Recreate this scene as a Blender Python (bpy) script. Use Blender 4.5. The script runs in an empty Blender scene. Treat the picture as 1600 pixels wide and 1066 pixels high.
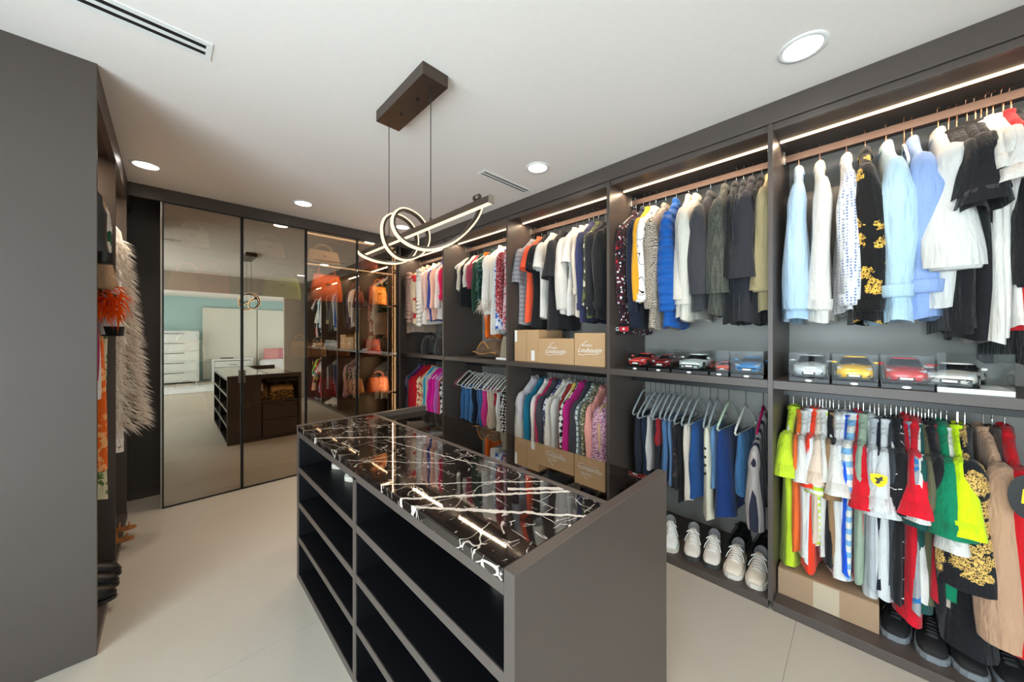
import bpy, bmesh, math, random
from mathutils import Vector, Matrix
R = math.radians
PI = math.pi
SC = bpy.context.scene
COL = SC.collection
rnd = random.Random(7)

# ------------------------------------------------------------------ camera
FPX, TH, V0, CAMH = 542.70, 0.7803, 524.89, 1.47     # focal length in px of the 1600 px frame, heading, horizon row, eye height
SN, CS = math.sin(TH), math.cos(TH)
cam_d = bpy.data.cameras.new('camera')
cam_d.sensor_width = 36.0
cam_d.lens = FPX / 1600 * 36
cam_d.shift_y = -(533 - V0) / 1600
cam_d.clip_start = 0.02
cam = bpy.data.objects.new('camera', cam_d)
cam.location = (0, 0, CAMH)
cam.rotation_euler = (PI / 2, 0, -TH)
COL.objects.link(cam)
SC.camera = cam

# ------------------------------------------------------------------ light and exposure
SC.view_settings.view_transform = 'Standard'
SC.view_settings.look = 'None'
SC.view_settings.gamma = 1.0
SC.view_settings.use_curve_mapping = False
SC.view_settings.exposure = -0.38
world = bpy.data.worlds.new('sky')
SC.world = world
world.use_nodes = True
bg = world.node_tree.nodes['Background']
bg.inputs[0].default_value = (0.84, 0.92, 1.0, 1)
bg.inputs[1].default_value = 13.0
SC.cycles.max_bounces = 10
SC.cycles.transparent_max_bounces = 24
SC.cycles.use_denoising = True


def portal(name, loc, rot, sx, sy):
    l = bpy.data.lights.new(name, 'AREA')
    l.shape = 'RECTANGLE'
    l.size, l.size_y = sx, sy
    l.cycles.is_portal = True
    o = bpy.data.objects.new(name, l)
    o.location, o.rotation_euler = loc, rot
    COL.objects.link(o)


WX = -1.6                                             # west wall with the glazing
portal('closet_window_daylight', (WX - 0.12, 0.5, 1.2), (0, -PI / 2, 0), 2.4, 2.4)
portal('bedroom_window_daylight', (WX - 0.12, -3.9, 1.3), (0, -PI / 2, 0), 2.2, 4.0)

portal('added_east_window_fill', (4.72, -3.7, 1.3), (0, PI / 2, 0), 2.2, 3.8)  # daylight through an added east window, extra fill for the bedroom

LED_W, DOWN_W = 6.5, 40.0                # watts: per closet strip, per downlight


def area(name, loc, rot, sx, sy, w, col, parent=None, spread=None):
    l = bpy.data.lights.new(name, 'AREA')
    l.shape = 'RECTANGLE'
    l.size, l.size_y, l.energy, l.color = sx, sy, w, col
    if spread:
        l.spread = spread
    o = bpy.data.objects.new(name, l)
    o.location, o.rotation_euler = loc, rot
    COL.objects.link(o)
    if parent:
        o.parent = parent
    return o


WARM = (1.0, 0.76, 0.52)

# ------------------------------------------------------------------ pixel to place


def onX(u, v, X):
    k = (u - 800) / FPX
    d = X / (SN + k * CS)
    return Vector((X, d * CS - k * d * SN, CAMH - (v - V0) / FPX * d))


def onY(u, v, Y):
    k = (u - 800) / FPX
    d = Y / (CS - k * SN)
    return Vector((d * SN + k * d * CS, Y, CAMH - (v - V0) / FPX * d))


def onZ(u, v, Z):
    d = FPX * (CAMH - Z) / (v - V0)
    k = (u - 800) / FPX
    return Vector((d * SN + k * d * CS, d * CS - k * d * SN, Z))


# ------------------------------------------------------------------ materials
def lin(c):
    return tuple((x / 12.92 if x <= 0.04045 else ((x + 0.055) / 1.055) ** 2.4) for x in c)


def srgb(r, g, b):
    return lin((r / 255, g / 255, b / 255))


class NT:
    def __init__(s, name):
        s.m = bpy.data.materials.new(name)
        s.m.use_nodes = True
        s.t = s.m.node_tree
        s.t.nodes.clear()
        s.out = s.n('ShaderNodeOutputMaterial')

    def n(s, typ, **kw):
        nd = s.t.nodes.new(typ)
        for k, v in kw.items():
            if k.startswith('i_'):
                key = k[2:]
                key = int(key) if key.isdigit() else key.replace('_', ' ')
                nd.inputs[key].default_value = v
            else:
                setattr(nd, k, v)
        return nd

    def l(s, a, b):
        s.t.links.new(a, b)

    def math(s, op, a, b=None, c=None):
        nd = s.n('ShaderNodeMath', operation=op)
        for i, x in enumerate((a, b, c)):
            if x is None:
                continue
            if isinstance(x, (int, float)):
                nd.inputs[i].default_value = x
            else:
                s.l(x, nd.inputs[i])
        return nd.outputs[0]

    def mix(s, fac, a, b):
        nd = s.n('ShaderNodeMix', data_type='RGBA')
        for i, x in ((0, fac), (6, a), (7, b)):
            if isinstance(x, (int, float)):
                nd.inputs[i].default_value = x
            elif isinstance(x, (tuple, list)):
                nd.inputs[i].default_value = (*x[:3], 1)
            else:
                s.l(x, nd.inputs[i])
        return nd.outputs[2]

    def coord(s, which='Object', scale=(1, 1, 1), rot=(0, 0, 0)):
        tc = s.n('ShaderNodeTexCoord')
        mp = s.n('ShaderNodeMapping')
        mp.inputs['Scale'].default_value = scale
        mp.inputs['Rotation'].default_value = rot
        s.l(tc.outputs[which], mp.inputs[0])
        return mp.outputs[0]

    def noise(s, vec, scale, detail=3, rough=0.5):
        nd = s.n('ShaderNodeTexNoise')
        nd.inputs['Scale'].default_value = scale
        nd.inputs['Detail'].default_value = detail
        nd.inputs['Roughness'].default_value = rough
        s.l(vec, nd.inputs['Vector'])
        return nd.outputs[0]

    def ramp(s, fac, stops, const=False):
        nd = s.n('ShaderNodeValToRGB')
        nd.color_ramp.interpolation = 'CONSTANT' if const else 'LINEAR'
        e = nd.color_ramp.elements
        while len(e) > len(stops):
            e.remove(e[-1])
        while len(e) < len(stops):
            e.new(0.5)
        for k, (p, c) in enumerate(stops):
            e[k].position = p
            e[k].color = (*c[:3], 1)
        s.l(fac, nd.inputs[0])
        return nd.outputs[0]

    def bsdf(s, col, rough=0.6, metal=0.0, spec=0.5, bump=None, bstr=0.2, coat=0.0, sheen=0.0):
        b = s.n('ShaderNodeBsdfPrincipled')
        if isinstance(col, (tuple, list)):
            b.inputs['Base Color'].default_value = (*col[:3], 1)
        else:
            s.l(col, b.inputs['Base Color'])
        if isinstance(rough, (int, float)):
            b.inputs['Roughness'].default_value = rough
        else:
            s.l(rough, b.inputs['Roughness'])
        b.inputs['Metallic'].default_value = metal
        b.inputs['Specular IOR Level'].default_value = spec
        b.inputs['Coat Weight'].default_value = coat
        b.inputs['Sheen Weight'].default_value = sheen
        if bump is not None:
            bn = s.n('ShaderNodeBump')
            bn.inputs['Strength'].default_value = bstr
            bn.inputs['Distance'].default_value = 0.004
            s.l(bump, bn.inputs['Height'])
            s.l(bn.outputs[0], b.inputs['Normal'])
        s.l(b.outputs[0], s.out.inputs[0])
        return b


_plain = {}


def plain(name, col, rough=0.5, metal=0.0, spec=0.5, grain=0.0, coat=0.0):
    key = (name, tuple(col))
    if key in _plain:
        return _plain[key]
    t = NT(name)
    v = t.coord()
    nz = t.noise(v, 40 if grain == 0 else 18, 4)
    c = t.mix(t.math('MULTIPLY', nz, 0.25 + grain), col, tuple(x * 0.78 for x in col))
    t.bsdf(c, rough, metal, spec, coat=coat)
    _plain[key] = t.m
    return t.m


def emit(name, col, strength):
    t = NT(name)
    e = t.n('ShaderNodeEmission')
    e.inputs[0].default_value = (*col, 1)
    e.inputs[1].default_value = strength
    t.l(e.outputs[0], t.out.inputs[0])
    return t.m


def clear(name, tint, ior=1.45, extra=0.0, gtint=(1, 1, 1), rough=0.0):
    t = NT(name)
    a = t.n('ShaderNodeBsdfTransparent')
    a.inputs[0].default_value = (*tint, 1)
    g = t.n('ShaderNodeBsdfGlossy')
    g.inputs['Color'].default_value = (*gtint, 1)
    g.inputs['Roughness'].default_value = rough
    lw = t.n('ShaderNodeLayerWeight')
    lw.inputs[0].default_value = 0.5
    f0 = ((ior - 1) / (ior + 1)) ** 2
    sch = t.math('ADD', t.math('MULTIPLY', t.math('POWER', lw.outputs['Facing'], 5.0), 1 - f0), f0)   # Schlick, the same from both sides
    fac = t.math('MINIMUM', t.math('ADD', sch, extra), 1.0)
    mx = t.n('ShaderNodeMixShader')
    t.l(fac, mx.inputs[0])
    t.l(a.outputs[0], mx.inputs[1])
    t.l(g.outputs[0], mx.inputs[2])
    t.l(mx.outputs[0], t.out.inputs[0])
    return t.m


def laminate(name, col, rough=0.42):
    t = NT(name)
    v = t.coord('Object', (1, 1, 1))
    n1 = t.noise(v, 220, 3, 0.6)
    n2 = t.noise(v, 3, 3)
    c = t.mix(t.math('MULTIPLY', n2, 0.35), col, tuple(x * 0.75 for x in col))
    t.bsdf(c, rough, 0, 0.45, n1, 0.06)
    return t.m


_fab = {}


def fabric(pat, c1, c2=None, scale=1.0, rough=0.85):
    key = (pat, c1, c2, scale)
    if key in _fab:
        return _fab[key]
    t = NT('fabric_' + pat)
    a = srgb(*c1)
    b = srgb(*c2) if c2 else tuple(x * 0.7 for x in a)
    v = t.coord()
    weave = t.noise(v, 420, 2)
    if pat == 'plain':
        col = t.mix(t.math('MULTIPLY', t.noise(v, 14, 4), 0.4), a, b)
    elif pat == 'quilt':
        col = t.mix(t.math('MULTIPLY', t.noise(v, 14, 4), 0.4), a, b)
    elif pat == 'denim':
        nn = t.noise(t.coord('Object', (60, 60, 6)), 4, 4, 0.7)
        col = t.mix(nn, a, b)
    elif pat == 'dots':
        vo = t.n('ShaderNodeTexVoronoi')
        vo.inputs['Scale'].default_value = 70 * scale
        vo.inputs['Randomness'].default_value = 0.25
        t.l(v, vo.inputs['Vector'])
        col = t.mix(t.math('LESS_THAN', vo.outputs['Distance'], 0.34), a, b)
    elif pat == 'stripes':
        w = t.n('ShaderNodeTexWave')
        w.bands_direction = 'Z'
        w.inputs['Scale'].default_value = 9 * scale
        t.l(v, w.inputs['Vector'])
        col = t.mix(t.math('GREATER_THAN', w.outputs[1], 0.55), a, b)
    elif pat == 'vstripes':
        w = t.n('ShaderNodeTexWave')
        w.bands_direction = 'X'
        w.inputs['Scale'].default_value = 6 * scale
        t.l(v, w.inputs['Vector'])
        col = t.mix(t.math('GREATER_THAN', w.outputs[1], 0.6), a, b)
    elif pat == 'plaid':
        ws = []
        for d in ('X', 'Z', 'Y'):
            w = t.n('ShaderNodeTexWave')
            w.bands_direction = d
            w.inputs['Scale'].default_value = 7 * scale
            t.l(v, w.inputs['Vector'])
            ws.append(t.math('GREATER_THAN', w.outputs[1], 0.82))
        m = t.math('MAXIMUM', t.math('MAXIMUM', ws[0], ws[1]), ws[2])
        col = t.mix(m, a, b)
    elif pat == 'tweed':
        n1 = t.noise(v, 90 * scale, 2)
        vo = t.n('ShaderNodeTexVoronoi', distance='CHEBYCHEV')
        vo.inputs['Scale'].default_value = 60 * scale
        t.l(v, vo.inputs['Vector'])
        c = t.mix(t.math('GREATER_THAN', n1, 0.52), a, b)
        col = t.mix(t.math('LESS_THAN', vo.outputs['Distance'], 0.22), c, (0.9, 0.85, 0.85))
    elif pat == 'check':
        ck = t.n('ShaderNodeTexChecker')
        ck.inputs['Scale'].default_value = 55 * scale
        ck.inputs[1].default_value = (*a, 1)
        ck.inputs[2].default_value = (*b, 1)
        t.l(t.coord('Object', (1, 1, 1), (0.5, 0.4, 0.6)), ck.inputs['Vector'])
        col = ck.outputs[0]
    elif pat == 'baroque':
        nz = t.noise(v, 18 * scale, 5, 0.65)
        vo = t.n('ShaderNodeTexVoronoi')
        vo.inputs['Scale'].default_value = 11 * scale
        t.l(v, vo.inputs['Vector'])
        blob = t.math('LESS_THAN', t.math('ADD', vo.outputs['Distance'], t.math('MULTIPLY', t.math('SUBTRACT', nz, .5), 1.1)), 0.60 if 1.2 < scale < 2 else 0.38)
        fil = t.noise(v, 55 * scale, 3)
        inner = t.math('GREATER_THAN', t.math('PINGPONG', fil, 0.10), 0.035)
        msk = t.math('MULTIPLY', blob, inner)
        if scale > 1.2 and scale < 2:
            sz = t.n('ShaderNodeSeparateXYZ')
            t.l(v, sz.inputs[0])
            msk = t.math('MULTIPLY', msk, t.math('GREATER_THAN', t.math('ADD', sz.outputs[2], t.math('MULTIPLY', nz, .12)), -.52))
        col = t.mix(msk, a, t.mix(fil, b, tuple(min(1, x * 1.5) for x in b)))
    elif pat == 'monogram':
        vo = t.n('ShaderNodeTexVoronoi', distance='MANHATTAN')
        vo.inputs['Scale'].default_value = 26 * scale
        vo.inputs['Randomness'].default_value = 0.55
        t.l(v, vo.inputs['Vector'])
        w = t.math('PINGPONG', vo.outputs['Distance'], 0.17)
        col = t.mix(t.math('GREATER_THAN', w, 0.085), a, b)
    elif pat == 'print':
        nz = t.noise(v, 22 * scale, 4, 0.6)
        col = t.mix(t.math('GREATER_THAN', nz, 0.54), a, b)
    elif pat == 'sequin':
        vo = t.n('ShaderNodeTexVoronoi')
        vo.inputs['Scale'].default_value = 55 * scale
        t.l(v, vo.inputs['Vector'])
        sp = t.n('ShaderNodeSeparateColor')
        t.l(vo.outputs['Color'], sp.inputs[0])
        col = t.mix(t.math('GREATER_THAN', sp.outputs[0], 0.7), a, b)
    elif pat == 'lines':
        nz = t.noise(v, 9 * scale, 1)
        col = t.mix(t.math('LESS_THAN', t.math('PINGPONG', nz, 0.09), 0.007), a, b)
    elif pat == 'camo':
        nz = t.noise(v, 12 * scale, 2)
        col = t.ramp(nz, [(0, a), (0.45, b), (0.55, srgb(200, 196, 170))], True)
    fold = t.noise(t.coord('Object', (13, 13, 2.0)), 1.6, 3, 0.55)
    crease = t.noise(t.coord('Object', (9, 9, 7)), 2.2, 3, 0.6)
    hgt = t.math('ADD', t.math('ADD', fold, t.math('MULTIPLY', crease, 0.35)), t.math('MULTIPLY', weave, 0.03))
    if pat == 'quilt':
        qw = t.n('ShaderNodeTexWave')
        qw.bands_direction = 'Z'
        qw.inputs['Scale'].default_value = 4.5
        t.l(v, qw.inputs['Vector'])
        hgt = t.math('ADD', t.math('MULTIPLY', qw.outputs[1], 0.8), t.math('MULTIPLY', fold, 0.6))
    bn = t.bsdf(col, 0.4 if pat == 'sequin' else rough, 0, 0.25, hgt, 0.75, sheen=0.15)
    for nd in t.t.nodes:
        if nd.type == 'BUMP':
            nd.inputs['Distance'].default_value = 0.03
    _fab[key] = t.m
    return t.m


def marble():
    t = NT('black_marble')
    v = t.coord('Object')
    sx = t.n('ShaderNodeSeparateXYZ')
    t.l(v, sx.inputs[0])
    X, Y = sx.outputs[0], sx.outputs[1]
    n1 = t.noise(v, 7, 5, 0.6)
    n2 = t.noise(v, 28, 4, 0.65)
    n3 = t.noise(v, 3.2, 3, 0.5)
    wob = t.math('MULTIPLY', t.math('SUBTRACT', n1, 0.5), 0.035)
    wob = t.math('ADD', wob, t.math('MULTIPLY', t.math('SUBTRACT', n2, 0.5), 0.014))
    total = None
    # main veins: lines a*x + b*y = c (object space of the slab), half width, and the x range they run over
    for (p, q, w) in VEINS:
        dx, dy = q[0] - p[0], q[1] - p[1]
        L = math.hypot(dx, dy)
        nx, ny = -dy / L, dx / L
        c = nx * p[0] + ny * p[1]
        d = t.math('ADD', t.math('MULTIPLY', X, nx), t.math('MULTIPLY', Y, ny))
        d = t.math('ABSOLUTE', t.math('ADD', t.math('SUBTRACT', d, c), wob))
        wv = t.math('MULTIPLY', t.math('ADD', t.math('MULTIPLY', n3, 1.6), -0.1), w)
        s = t.math('LESS_THAN', d, wv)
        along = t.math('ADD', t.math('MULTIPLY', X, dx / L), t.math('MULTIPLY', Y, dy / L))
        c0 = (dx * p[0] + dy * p[1]) / L
        s = t.math('MULTIPLY', s, t.math('GREATER_THAN', along, c0 - 0.05))
        s = t.math('MULTIPLY', s, t.math('LESS_THAN', along, c0 + L + 0.03))
        total = s if total is None else t.math('MAXIMUM', total, s)
    # fine veins: cell borders stretched along two directions, broken up by noise
    for rot, sc_, thr, mthr in ((0.80, (2.0, 7, 4), 0.007, 0.52), (0.1, (14, 3.2, 5), 0.011, 0.55), (-0.3, (30, 9, 9), 0.018, 0.60), (0.7, (9, 26, 9), 0.014, 0.60)):
        vv = t.coord('Object', sc_, (0, 0, rot))
        mixv = t.n('ShaderNodeVectorMath', operation='ADD')
        t.l(vv, mixv.inputs[0])
        nc = t.n('ShaderNodeTexNoise')
        nc.inputs['Scale'].default_value = 6
        t.l(v, nc.inputs['Vector'])
        t.l(nc.outputs['Color'], mixv.inputs[1])
        vo = t.n('ShaderNodeTexVoronoi', feature='DISTANCE_TO_EDGE')
        vo.inputs['Scale'].default_value = 1.0
        t.l(mixv.outputs[0], vo.inputs['Vector'])
        mask = t.math('GREATER_THAN', t.noise(vv, 1.3, 3), mthr)
        s = t.math('MULTIPLY', t.math('LESS_THAN', vo.outputs['Distance'], thr), mask)
        total = t.math('MAXIMUM', total, t.math('MULTIPLY', s, 0.75))
    base = t.mix(t.noise(v, 9, 6, 0.7), srgb(8, 7, 7), srgb(42, 34, 30))
    col = t.mix(total, base, srgb(225, 214, 202))
    t.bsdf(col, 0.035, 0, 0.75, coat=0.6)
    return t.m


VEINS = []
for a, b, w in (((490, 685), (665, 682), .011), ((600, 757), (850, 752), .005), ((630, 780), (880, 768), .009), ((645, 792), (918, 808), .010),
                ((815, 764), (885, 763), .012),
                ((540, 695), (556, 704), .004), ((480, 672), (640, 662), .003), ((610, 690), (780, 735), .005), ((560, 720), (700, 724), .003)):
    p, q = onZ(*a, .924), onZ(*b, .924)
    VEINS.append(((p.x, p.y), (q.x, q.y), w))


def build_materials():
    M = {}
    M['panel'] = laminate('charcoal_laminate', srgb(80, 71, 66), 0.38)
    M['panel_in'] = laminate('brown_charcoal_laminate', srgb(66, 57, 51))
    M['back'] = laminate('grey_linen_laminate', srgb(152, 149, 143), 0.35)
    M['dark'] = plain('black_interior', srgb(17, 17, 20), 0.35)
    M['ceiling'] = plain('ceiling_paint', srgb(240, 233, 228), 0.9, 0, 0.2)
    M['wall'] = plain('beige_wall_paint', srgb(196, 186, 172), 0.85, 0, 0.2)
    M['wallbed'] = plain('pale_bedroom_paint', srgb(176, 206, 206), 0.85, 0, 0.2)
    M['led'] = emit('warm_led', (1.0, 0.74, 0.48), 3.0)
    M['ledp'] = emit('warm_led_bright', (1.0, 0.80, 0.52), 2.2)
    M['down'] = emit('downlight_diffuser', (1.0, 0.95, 0.88), 14.0)
    M['white'] = plain('white_gloss', srgb(235, 235, 232), 0.35)
    M['chrome'] = plain('chrome', (0.75, 0.74, 0.73), 0.2, 1.0)
    M['copper'] = plain('rose_gold_metal', srgb(205, 150, 120), 0.28, 1.0)
    M['rod'] = plain('bronze_rail', srgb(88, 66, 56), 0.45, 0.2)
    M['hang_white'] = plain('white_plastic', srgb(222, 222, 214), 0.45)
    M['hang_grey'] = plain('grey_velvet', srgb(150, 158, 160), 0.85)
    M['hang_magenta'] = plain('magenta_plastic', srgb(178, 20, 92), 0.5)
    M['hang_mint'] = plain('mint_plastic', srgb(196, 214, 186), 0.5)
    M['hang_red'] = plain('red_plastic', srgb(150, 22, 44), 0.5)
    M['hang_blue'] = plain('blue_plastic', srgb(30, 60, 150), 0.5)
    M['black'] = plain('black_plastic', srgb(18, 18, 20), 0.35)
    M['bronze'] = plain('dark_bronze_metal', srgb(86, 74, 64), 0.35, 0.7)
    M['steel'] = plain('brushed_metal_edge', srgb(165, 158, 148), 0.35, 0.9)
    M['mirror_glass'] = clear('bronze_reflective_glass', (0.74, 0.66, 0.56), 1.7, 0.26, (0.96, 0.87, 0.75))
    M['glass'] = clear('clear_glass', (0.93, 0.97, 0.97), 1.45)
    M['smoke'] = clear('smoked_display_glass', (0.42, 0.38, 0.34), 1.9, 0.12, (0.95, 0.90, 0.85))
    M['acrylic'] = clear('clear_acrylic', (0.97, 0.98, 0.98), 1.18, 0.0)
    M['marble'] = marble()
    M['grout'] = plain('tile_grout', srgb(168, 160, 148), 0.9)
    t = NT('beige_porcelain')
    v = t.coord('Object')
    c = t.mix(t.noise(v, 1.6, 5, 0.6), srgb(196, 187, 174), srgb(182, 172, 158))
    t.bsdf(c, t.math('ADD', t.math('MULTIPLY', t.noise(v, 8, 3), 0.12), 0.36), 0, 0.35)
    M['tile'] = t.m
    t = NT('cardboard')
    v = t.coord('Object')
    c = t.mix(t.noise(t.coord('Object', (2, 2, 60)), 6, 3), srgb(200, 164, 124), srgb(184, 148, 108))
    t.bsdf(c, 0.8, 0, 0.2, t.noise(v, 90, 3), 0.1)
    M['card'] = t.m
    M['card_old'] = plain('worn_cardboard', srgb(168, 138, 110), 0.85, 0, 0.2, 0.3)
    M['tape'] = plain('packing_tape', srgb(190, 172, 148), 0.3)
    M['paper'] = plain('white_paper_print', srgb(244, 242, 238), 0.7)
    M['rubber'] = plain('dark_rubber', srgb(60, 62, 58), 0.7)
    M['gold'] = plain('gold_metal', srgb(214, 168, 70), 0.25, 1.0)
    M['tyre'] = plain('tyre', srgb(22, 22, 22), 0.7)
    M['wglass'] = plain('tinted_window', srgb(18, 20, 24), 0.06, 0, 0.8)
    M['headlamp'] = plain('headlamp_lens', srgb(190, 196, 200), 0.1, 0.3)
    return M


M = build_materials()


# ------------------------------------------------------------------ mesh helpers
class MB:
    """collects verts and faces for ONE mesh"""

    def __init__(s):
        s.v, s.f = [], []

    def add(s, v, f):
        o = len(s.v)
        s.v += [tuple(p) for p in v]
        s.f += [tuple(i + o for i in q) for q in f]
        return s

    def box(s, x0, x1, y0, y1, z0, z1):
        v = [(x, y, z) for z in (z0, z1) for y in (y0, y1) for x in (x0, x1)]
        return s.add(v, [(0, 2, 3, 1), (4, 5, 7, 6), (0, 1, 5, 4), (2, 6, 7, 3), (0, 4, 6, 2), (1, 3, 7, 5)])

    def loft(s, rings, cap0=True, cap1=True):
        n = len(rings[0])
        v = [p for r in rings for p in r]
        f = []
        for i in range(len(rings) - 1):
            for j in range(n):
                k = (j + 1) % n
                f.append((i * n + j, i * n + k, (i + 1) * n + k, (i + 1) * n + j))
        if cap0:
            f.append(tuple(range(n - 1, -1, -1)))
        if cap1:
            o = (len(rings) - 1) * n
            f.append(tuple(range(o, o + n)))
        return s.add(v, f)

    def tube(s, path, r, n=8, closed=False, flat=1.0):
        path = [Vector(p) for p in path]
        m = len(path)
        rings = []
        up = None
        for i, p in enumerate(path):
            if closed:
                d = path[(i + 1) % m] - path[i - 1]
            else:
                d = path[min(i + 1, m - 1)] - path[max(i - 1, 0)]
            d.normalize()
            if up is None:
                up = d.orthogonal().normalized()
            up = (up - d * up.dot(d))
            if up.length < 1e-6:
                up = d.orthogonal()
            up.normalize()
            w = d.cross(up)
            rr = r[i] if isinstance(r, (list, tuple)) else r
            rings.append([p + up * (math.cos(2 * PI * j / n) * rr) + w * (math.sin(2 * PI * j / n) * rr * flat) for j in range(n)])
        if closed:
            rings.append(rings[0])
            return s.loft(rings, False, False)
        return s.loft(rings)

    def cyl(s, c, axis, r, h, n=20, r2=None):
        ax = Vector(axis).normalized()
        a = ax.orthogonal().normalized()
        b = ax.cross(a)
        r2 = r if r2 is None else r2
        c = Vector(c)
        rings = [[c + ax * t + (a * math.cos(2 * PI * j / n) + b * math.sin(2 * PI * j / n)) * q for j in range(n)] for t, q in ((-h / 2, r), (h / 2, r2))]
        return s.loft(rings)


def link(name, me, mat, parent=None, loc=None):
    o = bpy.data.objects.new(name, me)
    COL.objects.link(o)
    if mat is not None and not me.materials:
        me.materials.append(mat)
    if parent is not None:
        o.parent = parent
    if loc is not None:
        o.location = loc
    return o


def build(name, mb, mat, parent=None, smooth=False, bevel=0.0, loc=None):
    me = bpy.data.meshes.new(name)
    me.from_pydata(mb.v, [], mb.f)
    if bevel:
        bm = bmesh.new()
        bm.from_mesh(me)
        bmesh.ops.bevel(bm, geom=list(bm.edges), offset=bevel, segments=2, affect='EDGES', profile=0.5)
        bm.to_mesh(me)
        bm.free()
    me.update()
    if smooth:
        for p in me.polygons:
            p.use_smooth = True
    return link(name, me, mat, parent, loc)


def bx(name, x0, x1, y0, y1, z0, z1, mat, parent=None, bevel=0.0015):
    return build(name, MB().box(x0, x1, y0, y1, z0, z1), mat, parent, bevel=bevel)


USED = {}


def setp(o, label, cat, group=None):
    assert 4 <= len(label.split()) <= 16, label
    USED[label.lower()] = USED.get(label.lower(), 0) + 1
    o['label'] = label
    o['category'] = cat
    if group:
        o['group'] = group
    return o


def thing(name, label, cat, loc=(0, 0, 0), group=None, rz=0.0):
    o = bpy.data.objects.new(name, None)
    o.empty_display_size = 0.05
    COL.objects.link(o)
    o.location = loc
    o.rotation_euler = (0, 0, rz)
    return setp(o, label, cat, group)


def struct(name, mb, mat, parent=None, bevel=0.0, smooth=False):
    o = build(name, mb, mat, parent, bevel=bevel, smooth=smooth)
    o['kind'] = 'structure'
    return o


def ell(cx, cy, z, a, b, n=20, e=2.0, ph=0.0):
    out = []
    for j in range(n):
        t = 2 * PI * j / n + ph
        c, s = math.cos(t), math.sin(t)
        out.append((cx + a * math.copysign(abs(c) ** (2 / e), c), cy + b * math.copysign(abs(s) ** (2 / e), s), z))
    return out


# ------------------------------------------------------------------ the room
H = 2.722
XR, YB = 2.298, 4.185
XBACK = 2.88
fl = struct('floor', MB().box(WX, 4.6, -6.8, 4.7, -0.06, -0.004), M['grout'])
for y in [0.241 + 1.736 * k for k in range(-5, 3)]:
    for x0, x1 in ((WX, -.9), (-.9, 1.5), (1.5, 3.0), (3.0, 4.6)):
        y0_, y1_ = max(y, -6.8), min(y + 1.736, 4.7)
        if y1_ - y0_ > .05:
            build('tile', MB().box(x0 + .0007, x1 - .0007, y0_ + .0007, y1_ - .0007, -0.01, 0.0), M['tile'], fl)
struct('ceiling', MB().box(WX - .1, 4.7, -6.9, 4.8, H, H + .1), M['ceiling'])
struct('wall_right', MB().box(2.90, 3.0, -1.0, 4.8, 0, H), M['wall'])
struct('wall_back', MB().box(-.95, 2.9, 4.6, 4.7, 0, H), M['panel_in'])
struct('baseboard_back', MB().box(-.25, -.05, 4.585, 4.60, 0, .05), M['panel'])
struct('wall_left', MB().box(-.95, -.86, 2.50, 4.6, 0, H), M['wall'])
struct('wall_left_return', MB().box(WX, -.83, 2.482, 2.60, 0, H), M['panel'])
# west wall with two openings
ww = MB()
for y0, y1, z0, z1 in ((-6.9, -6.0, 0, H), (-6.0, -1.8, 0, .2), (-6.0, -1.8, 2.4, H), (-1.8, -.7, 0, H), (-.7, 1.7, 2.4, H), (1.7, 2.6, 0, H)):
    ww.box(WX - .1, WX, y0, y1, z0, z1)
struct('wall_west', ww, M['wall'])
for n, (y0, y1, z0, z1, k) in enumerate(((-.7, 1.7, 0, 2.4, 2), (-6.0, -1.8, .2, 2.4, 4))):
    fr = MB()
    st = (y1 - y0) / k
    w_ = MB()
    for i in range(k + 1):
        yy = y0 + st * i
        w_.box(WX - .08, WX - .03, max(y0, yy - .03), min(y1, yy + .03), z0, z1)
    w_.box(WX - .08, WX - .03, y0, y1, z0, z0 + .05).box(WX - .08, WX - .03, y0, y1, z1 - .05, z1)
    wo = struct('window_%d' % (n + 1), w_, M['white'])
    for i in range(k):
        build('pane', MB().box(WX - .06, WX - .052, y0 + st * i + .03, y0 + st * (i + 1) - .03, z0 + .05, z1 - .05), M['glass'], wo)
# wall behind the camera with a wide opening to the bedroom
nb = MB()
nb.box(WX, -1.05, -1.12, -1.0, 0, H).box(-1.05, 1.9, -1.12, -1.0, 2.36, H).box(1.9, 4.6, -1.12, -1.0, 0, H)
struct('wall_near', nb, M['wall'])
struct('wall_bedroom_far', MB().box(WX - .1, 4.7, -6.9, -6.8, 0, H), M['wallbed'])
ew = MB()
for y0, y1, z0, z1 in ((-6.8, -5.6, 0, H), (-5.6, -1.8, 0, .2), (-5.6, -1.8, 2.4, H), (-1.8, -1.0, 0, H)):
    ew.box(4.6, 4.7, y0, y1, z0, z1)
struct('wall_bedroom_east', ew, M['wallbed'])
w_ = MB()
for i in range(5):
    yy = -5.6 + .95 * i
    w_.box(4.63, 4.68, max(-5.6, yy - .03), min(-1.8, yy + .03), .2, 2.4)
w_.box(4.63, 4.68, -5.6, -1.8, .2, .25).box(4.63, 4.68, -5.6, -1.8, 2.35, 2.4)
wo = struct('window_3', w_, M['white'])  # invented window, put in to brighten the bedroom and its reflection
for i in range(4):
    build('pane', MB().box(4.652, 4.66, -5.57 + .95 * i, -4.68 + .95 * i, .25, 2.35), M['glass'], wo)

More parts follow.
